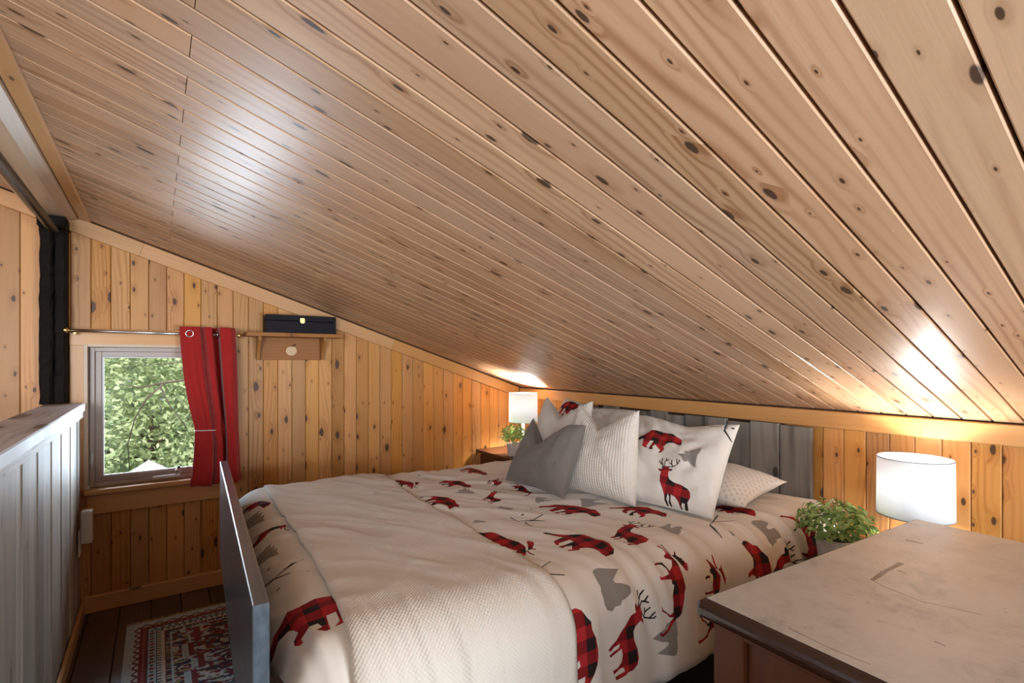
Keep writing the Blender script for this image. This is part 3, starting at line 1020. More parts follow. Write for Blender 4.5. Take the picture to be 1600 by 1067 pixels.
# ------------------------------------------------------------------ bed (turned 3 degrees off the wall)
BR = math.radians(3.2)
BO = Vector((0.146, 1.06, 0))
BM = Matrix.Translation(BO) @ Matrix.Rotation(-BR, 4, 'Z')      # local x = length to the headboard, y = across
bed = empty('bed', label='dark wooden bed frame with a thick slab footboard', cat='bed')
bed.matrix_local = BM
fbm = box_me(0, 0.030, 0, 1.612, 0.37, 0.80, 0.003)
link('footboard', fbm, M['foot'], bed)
for w0 in (0.05, 1.51):
    link('leg', box_me(0.031, 0.085, w0, w0 + 0.055, 0.0125, 0.60, 0.004), M['bedblack'], bed)
for w0 in (0.012, 1.55):
    link('side_rail', box_me(0.086, 2.06, w0, w0 + 0.028, 0.16, 0.36, 0.003), M['bedblack'], bed)
for w0 in (0.03, 1.50):
    link('leg', box_me(2.01, 2.06, w0 + 0.012, w0 + 0.062, 0.0, 0.30, 0.004), M['bedblack'], bed)
link('slat_base', box_me(0.09, 2.06, 0.045, 1.545, 0.28, 0.32), M['bedblack'], bed)
mt = link('mattress', box_me(0.10, 2.10, 0.055, 1.54, 0.3205, 0.615, 0.04, 4), M['mattress'],
          label='white mattress under the animal print duvet', cat='mattress')
mt.matrix_local = BM

ZT = 0.662
NR, FR, TR = 0.125, 0.12, 0.115
NW, FWD, FT = 0.105, 1.49, 0.175      # where the top starts to curve over: near side, far side, foot
NH, FH, TH = 0.185, 0.12, 0.08        # straight hang below the curve


def edge_curve(d, R, hang, lean=0.10):
    """d >= 0: fabric length past the edge; returns outwards offset and drop"""
    amax = PI / 2 - lean
    a = np.clip(d / R, 0, amax)
    out = R * np.sin(a)
    drop = R * (1 - np.cos(a))
    r = np.clip(d - R * amax, 0, hang)
    out = out + r * math.sin(lean)
    drop = drop + r * math.cos(lean)
    # rolled hem turning under
    q = np.clip(d - R * amax - hang, 0, 0.09)
    hr = 0.012
    b = np.clip(q / hr, 0, PI)
    out = out - hr * (1 - np.cos(b))
    drop = drop + hr * np.sin(b)
    up = np.clip(q - hr * PI, 0, 0.06)
    drop = drop - up
    return out, drop


def bed_surface(q, s, off=0.0, nh=NH, wr=1.0):
    """fabric coordinates (q along the bed, s across) -> bed-local xyz"""
    def base(q, s):
        on, dn = edge_curve(np.maximum(NW - s, 0), NR, nh)
        of, df = edge_curve(np.maximum(s - FWD, 0), FR, FH)
        ot, dt = edge_curve(np.maximum(FT - q, 0), TR, TH)
        x = np.maximum(q, FT) - ot
        y = np.clip(s, NW, FWD) - on + of
        z = ZT - (dn ** 3 + df ** 3 + dt ** 3 + 1e-12) ** (1 / 3)
        return np.stack([x, y, z], -1)
    e_ = 0.004
    p = base(q, s)
    a = base(q + e_, s) - base(q - e_, s)
    b = base(q, s + e_) - base(q, s - e_)
    n = np.cross(a, b)
    n /= np.linalg.norm(n, axis=-1, keepdims=True) + 1e-9
    side = np.clip((0.30 - s) / 0.3, 0, 1)
    wq = q + 0.05 * vnoise(q * 4, s * 4, 21) + 0.12 * (s - 0.1)
    folds = np.abs(vnoise(wq * 15, s * 1.6, 31) - 0.5) * 2
    folds2 = np.abs(vnoise(wq * 34, s * 3.0, 32) - 0.5) * 2
    d = wr * (side * (0.022 * (1 - folds) ** 1.8 + 0.010 * (1 - folds2) ** 1.6))
    ang = (q * 0.8 + s * 0.6)
    tw = np.abs(vnoise(ang * 8 + 2 * vnoise(q * 3, s * 3, 5), (q - s) * 2.2, 41) - 0.5) * 2
    tw2 = np.abs(vnoise(ang * 19, (q - s) * 4.5, 42) - 0.5) * 2
    d = d + wr * (1 - side) * (0.013 * (1 - tw) ** 2 + 0.007 * (1 - tw2) ** 2)
    d = d + wr * 0.012 * (vnoise(q * 3.1, s * 3.1, 51) - 0.5)
    return p + n * (d + off)[..., None]


# ---- print outlines, each traced in its own little frame (x forward, y up, metres)
def norm(pts, a, b, size, flip=False):
    """map pixel outline so that a->b spans +x with |ab| = size; image y down"""
    a, b = np.array(a, float), np.array(b, float)
    p = np.array(pts, float)
    ex = (b - a) / np.linalg.norm(b - a)
    ey = np.array([ex[1], -ex[0]])
    if flip:
        ey = -ey
    sc = size / np.linalg.norm(b - a)
    return np.stack([(p - a) @ ex * sc, (p - a) @ ey * sc], -1)


def strokes(lines, wd):
    out = []
    for ln in lines:
        for (x0, y0), (x1, y1) in zip(ln[:-1], ln[1:]):
            L_ = math.hypot(x1 - x0, y1 - y0) + 1e-9
            nx_, ny_ = -(y1 - y0) / L_ * wd / 2, (x1 - x0) / L_ * wd / 2
            ex_, ey_ = (x1 - x0) / L_ * wd * 0.3, (y1 - y0) / L_ * wd * 0.3
            out.append([(x0 - ex_ + nx_, y0 - ey_ + ny_), (x0 - ex_ - nx_, y0 - ey_ - ny_), (x1 + ex_ - nx_ * 0.7, y1 + ey_ - ny_ * 0.7), (x1 + ex_ + nx_ * 0.7, y1 + ey_ + ny_ * 0.7)])
    return out


BEAR = [(130, 330), (135, 350), (155, 352), (162, 332), (200, 308), (240, 292), (245, 350), (250, 378), (280, 390), (297, 387), (283, 370), (290, 345), (300, 310), (330, 312), (318, 360), (308, 395), (320, 405), (346, 402), (335, 372), (352, 345), (370, 365), (398, 388), (388, 412), (398, 418), (416, 404), (425, 372), (412, 345), (430, 318), (450, 302), (490, 305), (530, 325), (555, 325), (550, 265), (530, 235), (490, 215), (466, 197), (430, 200), (380, 183), (320, 181), (285, 188), (255, 205), (225, 235), (200, 265), (165, 298)]
DEER = [(378, 655), (375, 690), (385, 750), (410, 800), (425, 840), (430, 880), (440, 908), (455, 905), (447, 870), (456, 830), (470, 850), (465, 890), (470, 920), (482, 917), (481, 880), (485, 835), (520, 850), (545, 875), (555, 910), (553, 945), (572, 948), (568, 900), (577, 880), (600, 884), (588, 950), (606, 955), (615, 920), (622, 890), (620, 870), (640, 830), (635, 790), (610, 765), (560, 745), (500, 740), (460, 720), (445, 690), (440, 645), (465, 638), (469, 620), (440, 620), (430, 605), (400, 598), (382, 602), (372, 625), (345, 628), (352, 644)]
DEER_A = [[(378, 608), (370, 580), (345, 560), (335, 545)], [(370, 580), (360, 545), (358, 515)], [(388, 602), (392, 560), (402, 545), (395, 512)], [(400, 548), (420, 530)], [(428, 605), (470, 597), (500, 567), (516, 540), (512, 528)], [(500, 567), (490, 545), (487, 520)], [(465, 597), (450, 567), (447, 535)], [(455, 577), (432, 565)]]
MOOSE = [(175, 110), (185, 103), (215, 120), (250, 150), (275, 180), (300, 203), (310, 230), (320, 280), (325, 300), (318, 370), (315, 395), (328, 460), (325, 540), (315, 570), (290, 582), (265, 595), (240, 630), (225, 665), (190, 690), (150, 715), (125, 715), (122, 690), (140, 695), (190, 668), (213, 642), (222, 610), (233, 577), (205, 585), (170, 565), (120, 555), (108, 520), (130, 542), (170, 555), (205, 568), (225, 545), (232, 480), (220, 440), (225, 375), (212, 370), (205, 343), (150, 354), (95, 370), (85, 345), (105, 352), (180, 318), (190, 310), (175, 280), (150, 255), (120, 256), (85, 275), (80, 265), (110, 243), (155, 240), (180, 265), (207, 288), (230, 255), (235, 220), (215, 210), (195, 205), (192, 187), (213, 172), (203, 140)]
MOOSE_P = [(278, 160), (300, 155), (313, 125), (322, 130), (315, 155), (335, 170), (360, 178), (352, 188), (370, 190), (375, 203), (395, 210), (385, 218), (395, 230), (382, 237), (390, 250), (376, 254), (380, 266), (360, 252), (330, 217), (308, 190)]
MOOSE_A = [[(268, 160), (247, 118), (238, 70)]]
TREE = [(695, 343), (702, 380), (692, 430), (699, 480), (705, 522), (670, 500), (645, 485), (632, 502), (612, 492), (602, 470), (560, 442), (610, 427), (592, 412), (640, 397), (622, 388), (665, 366)]
TREE2 = [(330, 262), (345, 242), (372, 236), (440, 240), (510, 237), (470, 280), (440, 310), (452, 325), (500, 317), (570, 325), (545, 365), (520, 390), (480, 405), (470, 430), (440, 440), (420, 465), (385, 465), (368, 440), (360, 400), (352, 375), (355, 350), (340, 310)]


def bear(size=0.17):
    return [('plaid', norm(BEAR, (130, 345), (555, 325), size, False))]


def deer(size=0.155):
    f = lambda p: norm(p, (640, 830), (378, 640), size, True)
    out = [('plaid', f(DEER))]
    wd = 11 * size / math.hypot(262, 190)
    for q in strokes([f(l_) for l_ in DEER_A], wd):
        out.append(('blackp', np.array(q)))
    return out


def moose(size=0.24):
    f = lambda p: norm(p, (320, 575), (180, 108), size, True)
    out = [('plaid', f(MOOSE)), ('plaid', f(MOOSE_P))]
    for q in strokes([f(l_) for l_ in MOOSE_A], 12 * size / 487):
        out.append(('plaid', np.array(q)))
    return out


def tree(which, size=0.075):
    if which == 1:
        return [('greyp', norm(TREE, (655, 510), (695, 343), size, False))]
    return [('greyp', norm(TREE2, (335, 300), (545, 345), size, False))]


def place(shape, at, ang, mirror=False):
    c_, s_ = math.cos(ang), math.sin(ang)
    out = []
    for kind, p in shape:
        p = np.asarray(p, float).copy()
        if mirror:
            p[:, 1] *= -1
        out.append((kind, np.stack([at[0] + p[:, 0] * c_ - p[:, 1] * s_, at[1] + p[:, 0] * s_ + p[:, 1] * c_], -1)))
    return out


def line_print(pts, wd=0.006):
    return [('blackp', np.array(q)) for q in strokes([pts], wd)]


def dot(at, r=0.006):
    return [('blackp', np.array([(at[0] + r * math.cos(a), at[1] + r * 0.7 * math.sin(a)) for a in np.linspace(0, 2 * PI, 9)[:-1]]))]


def printed_mesh(name, us, vs_, prints, mapf, mats):
    """flat fabric grid + printed outlines -> triangulated cloth with exact print edges"""
    U0, U1, V0, V1 = us[0], us[-1], vs_[0], vs_[-1]
    gu, gv = np.meshgrid(us, vs_)
    pts = [Vector((float(a), float(b))) for a, b in zip(gu.ravel(), gv.ravel())]
    faces, kinds = [], []
    for kind, p in prints:
        p = np.asarray(p, float)
        if p[:, 0].max() < U0 or p[:, 0].min() > U1 or p[:, 1].max() < V0 or p[:, 1].min() > V1:
            continue
        p = np.stack([np.clip(p[:, 0], U0, U1), np.clip(p[:, 1], V0, V1)], -1)
        b = len(pts)
        pts += [Vector((float(x), float(y))) for x, y in p]
        a2 = np.sum(p[:, 0] * np.roll(p[:, 1], -1) - np.roll(p[:, 0], -1) * p[:, 1])
        idx = list(range(b, b + len(p)))
        faces.append(idx if a2 > 0 else idx[::-1])
        kinds.append(kind)
    ov, oe, of, _, _, oof = delaunay_2d_cdt(pts, [], faces, 0, 1e-5)
    uv = np.array([(v.x, v.y) for v in ov])
    pos = mapf(uv[:, 0], uv[:, 1])
    me = mesh(name, pos, of, True)
    mi = {k_: i for i, k_ in enumerate(mats)}
    for k_ in mats:
        me.materials.append(M[k_])
    idx = [mi[kinds[o_[-1]]] if o_ else 0 for o_ in oof]
    me.polygons.foreach_set('material_index', idx)
    ul = me.uv_layers.new(name='fabric')
    li = np.empty(len(me.loops), dtype=np.int32)
    me.loops.foreach_get('vertex_index', li)
    ul.data.foreach_set('uv', uv[li].astype(np.float32).ravel())
    return me


PRINTS = []
R_ = math.radians
for at_, L_, an_ in (((1.092, 0.646), 0.275, -76), ((0.900, 0.340), 0.265, -81), ((1.280, 0.438), 0.220, -62), ((1.106, 1.470), 0.215, -72), ((0.892, 1.274), 0.228, -69),
                     ((0.727, 1.010), 0.240, -83), ((0.042, 1.354), 0.180, -56), ((1.42, 1.02), 0.22, -75), ((1.62, 0.30), 0.22, -70), ((1.36, 1.30), 0.22, -72)):
    PRINTS += place(bear(L_), at_, R_(an_))
for nose, L_, an_ in (((1.478, 0.004), 0.215, 110), ((0.722, -0.024), 0.225, 96)):
    PRINTS += place(bear(L_), (nose[0] - L_ * math.cos(R_(an_)), nose[1] - L_ * math.sin(R_(an_))), R_(an_), True)
PRINTS += place(bear(0.29), (0.290, 0.100), R_(160), True)
for at_, L_, an_ in (((1.128, 0.096), 0.175, 66), ((0.992, 0.786), 0.118, 76), ((1.148, 1.040), 0.108, 75), ((0.920, -0.212), 0.150, 80), ((1.640, -0.195), 0.15, 70), ((0.066, 0.870), 0.120, 24)):
    PRINTS += place(deer(L_), at_, R_(an_), True)
for at_, L_, an_ in (((1.124, -0.130), 0.195, 86), ((1.284, -0.198), 0.195, 84), ((1.184, 0.812), 0.165, 97), ((0.36, 0.5), 0.2, 90)):
    PRINTS += place(moose(L_), at_, R_(an_), True)
for at_, L_, an_ in (((0.770, 0.464), 0.230, -94), ((0.740, 1.368), 0.196, -88), ((1.892, 0.006), 0.20, -110)):
    PRINTS += place(moose(L_), at_, R_(an_))
for at_, L_, an_ in (((0.856, 0.028), 0.095, -30), ((1.628, 0.050), 0.092, -30), ((1.270, 0.600), 0.110, -58), ((1.136, 0.732), 0.07, -60), ((1.10, -0.20), 0.09, 150), ((1.282, 0.172), 0.075, -20)):
    PRINTS += place(tree(2, L_), at_, R_(an_))
for at_, L_, an_ in (((0.922, 0.698), 0.075, -32), ((0.900, 1.012), 0.093, -45), ((0.762, 0.590), 0.055, -31), ((0.032, 1.164), 0.15, -50), ((0.044, 0.750), 0.125, -47)):
    PRINTS += place(tree(1, L_), at_, R_(an_))
for ln in ([(0.916, 0.576), (0.920, 0.528), (0.958, 0.506), (0.996, 0.464)], [(1.020, 0.512), (0.922, 0.484), (0.922, 0.434)], [(1.480, 0.192), (1.470, 0.156), (1.488, 0.128), (1.556, 0.084)],
           [(1.574, 0.162), (1.450, 0.102), (1.428, 0.042)], [(1.478, 0.052), (1.474, 0.034)], [(0.794, 0.150), (0.734, 0.118)], [(0.728, 0.082), (0.774, 0.062)],
           [(0.036, 0.542), (0.094, 0.502), (0.176, 0.518)], [(0.046, 0.556), (0.092, 0.508), (0.130, 0.462), (0.176, 0.430)], [(0.878, 1.43), (0.884, 1.40)], [(0.892, 1.35), (0.896, 1.32)]):
    PRINTS += line_print(ln)
for at_ in ((0.094, 0.584), (0.100, 0.412), (0.968, 0.572), (1.04, 0.62)):
    PRINTS += dot(at_)
us = np.concatenate([np.linspace(FT - TR * 1.471 - TH - 0.06, FT, 22), np.linspace(FT, 2.08, 118)[1:]])
vs_ = np.concatenate([np.linspace(NW - NR * 1.471 - NH - 0.085, NW, 40), np.linspace(NW, FWD, 86)[1:], np.linspace(FWD, FWD + FR * 1.471 + FH + 0.06, 20)[1:]])
dme = printed_mesh('duvet', us, vs_, PRINTS, lambda q, s: bed_surface(q, s), ['cotton', 'plaid', 'greyp', 'blackp'])
du = link('duvet', dme, None, label='cream duvet printed with red plaid bears, deer and moose', cat='duvet')
du.matrix_local = BM

# throw blanket across the foot
tn, tm = 60, 190
s0, s1 = NW - NR * 1.471 - 0.27, FWD + FR * 1.471 + 0.06
vs = []
ss = np.linspace(s0, s1, tm)
uvs = []
for i in range(tn + 1):
    u = i / tn
    s_ = ss
    ql = 0.185 + 0.012 * np.sin(s_ * 3.0) - 0.012 * (s_ < 0.2) * (0.2 - s_)
    qr = 0.715 + 0.012 * np.sin(s_ * 4.0 + 1) + 0.05 * np.clip(0.1 - s_, 0, 1)
    q_ = ql + (qr - ql) * u
    uvs.append(np.stack([q_, s_], -1))
uvs = np.array(uvs)
edge = np.minimum(np.linspace(0, 1, tn + 1), 1 - np.linspace(0, 1, tn + 1))[:, None]
offt = 0.017 - 0.004 * np.exp(-(edge / 0.02) ** 2) + 0 * uvs[..., 0]
pp = bed_surface(uvs[..., 0], uvs[..., 1], offt, nh=0.34, wr=0.75)
W_ = tm
fs = [(i * W_ + j, (i + 1) * W_ + j, (i + 1) * W_ + j + 1, i * W_ + j + 1) for i in range(tn) for j in range(W_ - 1)]
tme = mesh('throw_blanket', pp.reshape(-1, 3), fs, True)
ul = tme.uv_layers.new(name='fabric')
li = np.empty(len(tme.loops), dtype=np.int32)
tme.loops.foreach_get('vertex_index', li)
ul.data.foreach_set('uv', uvs.reshape(-1, 2)[li].astype(np.float32).ravel())
to = link('throw_blanket', tme, M['throw'], label='plain cream waffle throw draped across the foot of the bed', cat='blanket')
to.matrix_local = BM
sd = to.modifiers.new('thick', 'SOLIDIFY'); sd.thickness = 0.007; sd.offset = -1


# ------------------------------------------------------------------ pillows
def pillow_map(w, h, t, front=1, dent=0.0, dent_w=0.3, pinch=0.05, seed=0, wrinkle=0.004, dent_x=0.0, power=0.42, sag=0.0, taper=0.0, shear=0.0):
    """u,v in metres on the flat case (u -w/2..w/2, v 0..h) -> local x (width), y (up), z (front)"""
    def f(u, v):
        a = np.clip(2 * u / w, -1, 1)
        b = np.clip(2 * v / h - 1, -1, 1)
        x = u * (1 - pinch * (1 - b ** 2) * np.abs(a) ** 1.2)
        y = h / 2 + (v - h / 2) * (1 - pinch * (1 - a ** 2) * np.abs(b) ** 1.2)
        th_ = np.clip((1 - np.abs(a) ** 2.4) * (1 - np.abs(b) ** 2.4), 0, 1) ** power
        z = front * t / 2 * th_
        up = np.clip((b + 0.55) / 1.55, 0, 1)
        gsn = np.clip(1 - np.abs(a - dent_x) / dent_w, 0, 1) ** 1.15
        y = y - dent * h * gsn * up ** 2.0
        z = z * (1 - 0.45 * (dent > 0) * gsn * up ** 1.5)
        y = y - sag * h * np.clip(b, 0, 1) * (1 - np.abs(a))
        x = x * (1 - taper * np.clip(v / h, 0, 1)) - shear * np.clip(v / h, 0, 1)
        wr_ = np.abs(vnoise(a * 3.2 + 9 + b * 2, b * 2.4 - a * 1.5, seed) - 0.5) * 2
        wr2 = np.abs(vnoise(a * 8 + b * 5, b * 5 - a * 3, seed + 3) - 0.5) * 2
        z = z - front * th_ * (wrinkle * (1 - wr_) ** 2 * 2 + wrinkle * 0.8 * (1 - wr2) ** 2)
        return np.stack([x, y, z], -1)
    return f


def grid_mesh(name, us, vs_, f):
    gu, gv = np.meshgrid(us, vs_)
    p = f(gu.ravel(), gv.ravel())
    n = len(us)
    fs = [(j * n + i, j * n + i + 1, (j + 1) * n + i + 1, (j + 1) * n + i) for j in range(len(vs_) - 1) for i in range(n - 1)]
    me = mesh(name, p, fs, True)
    ul = me.uv_layers.new(name='fabric')
    li = np.empty(len(me.loops), dtype=np.int32)
    me.loops.foreach_get('vertex_index', li)
    uv = np.stack([gu.ravel(), gv.ravel()], -1)
    ul.data.foreach_set('uv', uv[li].astype(np.float32).ravel())
    return me


def pillow(name, base, top, right, w, h, t, mat, label, prints=None, backmat=None, piping=None, **kw):
    """base/top: mid points of the lower and upper edge, right: direction of +x (viewer's right)"""
    base, top = Vector(base), Vector(top)
    r_ = Vector(right).normalized()
    u_ = (top - base)
    u_ = (u_ - r_ * u_.dot(r_)).normalized()
    n_ = r_.cross(u_)
    m = Matrix((r_, u_, n_)).transposed().to_4x4()
    m.translation = base
    # cosine-spaced grid for clean edges
    k_ = np.linspace(0, PI, 44)
    us = -np.cos(k_) * w / 2
    vs_ = (1 - np.cos(k_)) / 2 * h
    root = empty(name, label=label, cat='pillow')
    root.matrix_local = m
    ff = pillow_map(w, h, t, 1, **kw)
    fb = pillow_map(w, h, t, -1, **kw)
    if prints:
        front = printed_mesh('pillow_front', us, vs_, prints, ff, ['cotton', 'plaid', 'greyp', 'blackp'])
        link('pillow_front', front, None, root)
    else:
        link('pillow_front', grid_mesh('pillow_front', us, vs_, ff), M[mat], root)
    bk = grid_mesh('pillow_back', us, vs_, fb)
    bk.flip_normals()
    link('pillow_back', bk, M[backmat or mat], root)
    # seam cord round the edge
    rim = [(-w / 2 + w * i / 24, 0) for i in range(24)] + [(w / 2, h * i / 24) for i in range(24)] + [(w / 2 - w * i / 24, h) for i in range(24)] + [(-w / 2, h - h * i / 24) for i in range(25)]
    ra = np.array(rim)
    rp_ = ff(ra[:, 0], ra[:, 1])
    link('seam', tube_me([tuple(p) for p in rp_], piping or 0.0022, 6, caps=False), M[backmat or mat], root)
    return root


RD = (0.02, -1, 0)
pillow('throw_pillow', (1.385, 1.830, 0.684), (1.52, 1.838, 0.945), (0.03, -1, 0), 0.41, 0.325, 0.15, 'greyc',
       'plain grey cushion with a chopped top, frontmost of the pillows', dent=0.40, dent_w=0.80, pinch=0.06, seed=3, dent_x=-0.22, taper=0.12, shear=0.0)
pillow('throw_pillow', (1.525, 1.575, 0.684), (1.70, 1.60, 1.03), (0.10, -1, 0), 0.405, 0.400, 0.16, 'ribc',
       'cream ribbed cushion between the grey cushion and the bear sham', dent=0.26, dent_w=0.95, pinch=0.05, seed=5, dent_x=0.05, taper=0.14, shear=0.085)
pillow('throw_pillow', (1.66, 2.03, 0.684), (1.82, 2.06, 1.03), (0.05, -1, 0), 0.405, 0.400, 0.16, 'ribc',
       'cream ribbed cushion directly behind the grey cushion', dent=0.26, dent_w=0.95, pinch=0.05, seed=8, dent_x=0.0, taper=0.12, shear=0.055)
SH1 = place(bear(0.235), (-0.160, 0.240), R_(8)) + place(deer(0.160), (0.165, 0.040), math.atan2(0.094, -0.150), True) + place(bear(0.22), (-0.400, 0.120), R_(5))
SH1 += place(tree(1, 0.105), (0.130, 0.175), R_(75)) + line_print([(0.205, 0.452), (0.215, 0.400), (0.248, 0.360)], 0.008) + line_print([(0.150, 0.435), (0.175, 0.425), (0.200, 0.445)], 0.005)
SH1 += dot((0.238, 0.425), 0.007) + dot((-0.19, 0.452)) + dot((-0.12, 0.448)) + dot((-0.05, 0.452)) + dot((0.02, 0.445)) 
pillow('sham_pillow', (1.60, 1.345, 0.690), (1.93, 1.40, 0.985), (0.17, -0.98, 0), 0.50, 0.46, 0.16, 'cotton',
       'white sham with a red plaid bear above an antlered deer', prints=SH1, pinch=0.04, seed=13, wrinkle=0.007, dent=0.09, dent_w=0.9, dent_x=0.2, shear=0.04)
SH2 = place(bear(0.24), (-0.30, 0.245), R_(5)) + place(moose(0.2), (0.2, 0.1), R_(178), True) + dot((0.02, 0.34), 0.008) + dot((0.06, 0.335), 0.007) + place(deer(0.18), (0.0, 0.05), R_(150), True)
pillow('sham_pillow', (2.02, 2.29, 0.690), (2.215, 2.33, 0.985), (0.0, -1, -0.06), 0.60, 0.36, 0.17, 'cotton',
       'white animal print sham leaning on the headboard behind the cream cushions', prints=SH2, pinch=0.04, seed=19, wrinkle=0.006, dent=0.06, dent_w=0.9)
pillow('bed_pillow', (1.77, 1.32, 0.728), (2.17, 1.42, 0.762), (0.12, -1, -0.06), 0.50, 0.40, 0.14, 'dotc',
       'flat white pillow with beige dots lying beside the bear sham', pinch=0.09, seed=17, wrinkle=0.004, power=0.5)


# ------------------------------------------------------------------ nightstands, lamps, plants
def nightstand(x0, x1, y0, y1, h, label):
    r_ = empty('nightstand', (x0, y0, 0), label=label, cat='nightstand', group='nightstands beside the bed')
    D, Wd = x1 - x0, y1 - y0
    link('top', board_me(Wd, D + 0.02, 0.022, 0.004), M['brown'], r_, frame((D / 2 - 0.01, 0, h), (0, 1, 0), (0, 0, 1)))
    link('body', box_me(0.006, D - 0.004, 0.02, Wd - 0.02, 0.16, h - 0.0225, 0.002, 1), M['brown'], r_)
    zs = [0.18, (0.18 + h - 0.04) / 2, h - 0.035]
    for a, b in zip(zs[:-1], zs[1:]):
        d_ = link('drawer', box_me(-0.008, 0.005, 0.035, Wd - 0.035, a + 0.004, b - 0.004, 0.003), M['brown'], r_)
        link('knob', lathe_me([(0.0, 0.0), (0.008, 0.0), (0.006, 0.008), (0.013, 0.016), (0.011, 0.022), (0.0, 0.024)], 14), M['brass'], d_, Matrix.Translation((-0.0085, Wd / 2, (a + b) / 2)) @ Matrix.Rotation(-PI / 2, 4, 'Y'))
    for a in (0.01, D - 0.05):
        for b in (0.02, Wd - 0.06):
            link('leg', box_me(a, a + 0.04, b, b + 0.04, 0, 0.165, 0.003), M['brown'], r_)
    return r_


NSH = 0.60
nightstand(1.965, 2.345, 2.80, 3.265, NSH, 'brown wooden nightstand in the far corner behind the pillows')
NSR = 0.55
nightstand(1.93, 2.345, 0.60, 0.905, NSR, 'brown wooden nightstand between the bed and the dresser')


def table_lamp(x, y, z, rad, z0, z1, label, watts=LAMP_W):
    r_ = empty('table_lamp', (x, y, z), label=label, cat='lamp', group='bedside table lamps')
    prof = [(0.001, 0), (0.062, 0), (0.062, 0.008), (0.022, 0.016), (0.012, 0.03), (0.011, (z0 - z) * 0.5), (0.014, (z0 - z) * 0.55), (0.010, (z0 - z) * 0.6), (0.009, z0 - z + 0.035), (0.001, z0 - z + 0.035)]
    link('base', lathe_me(prof, 28), M['vinylw'], r_)
    a, b = z0 - z, z1 - z
    wall = 0.0012
    link('shade', lathe_me([(rad, a), (rad * 0.985, b), (rad * 0.985 - wall, b), (rad - wall, a)], 56, close=True), M['shade'], r_)
    for rr, zz in ((rad, a), (rad * 0.985, b)):
        pr = [(rr - 0.0006 + 0.002 * math.cos(q), zz + 0.002 * math.sin(q)) for q in np.linspace(0, 2 * PI, 9)[:-1]]
        link('rim', lathe_me(pr, 56, close=True), M['rimg'], r_)
    for an in range(3):
        q = an * 2 * PI / 3
        link('spider_arm', tube_me([(0.008, 0, a + 0.03), (rad - 0.002, 0, a + 0.012)], 0.0014, 6), M['chrome'], r_, Matrix.Rotation(q, 4, 'Z'))
    zm = a + 0.105
    bp = [(0.001, zm - 0.045), (0.012, zm - 0.043), (0.014, zm - 0.02), (0.027, zm), (0.028, zm + 0.012), (0.018, zm + 0.032), (0.001, zm + 0.038)]
    bm_ = NT('lit_bulb')
    out = bm_.t.nodes['Material Output']
    em = bm_.n('Emission')
    em.inputs[0].default_value = (1.0, 0.97, 0.92, 1)
    em.inputs[1].default_value = watts / 0.0085 / PI
    bm_.L(em.outputs[0], out.inputs[0])
    link('bulb', lathe_me(bp, 20), bm_.m, r_)
    return r_


table_lamp(2.175, 2.99, NSH + 0.0005, 0.105, 0.815, 1.02, 'white drum shade lamp glowing in the far corner')
table_lamp(2.185, 0.668, NSR + 0.0005, 0.111, 0.715, 0.916, 'white drum shade lamp behind the dresser, right side', LAMP_W * 0.42)


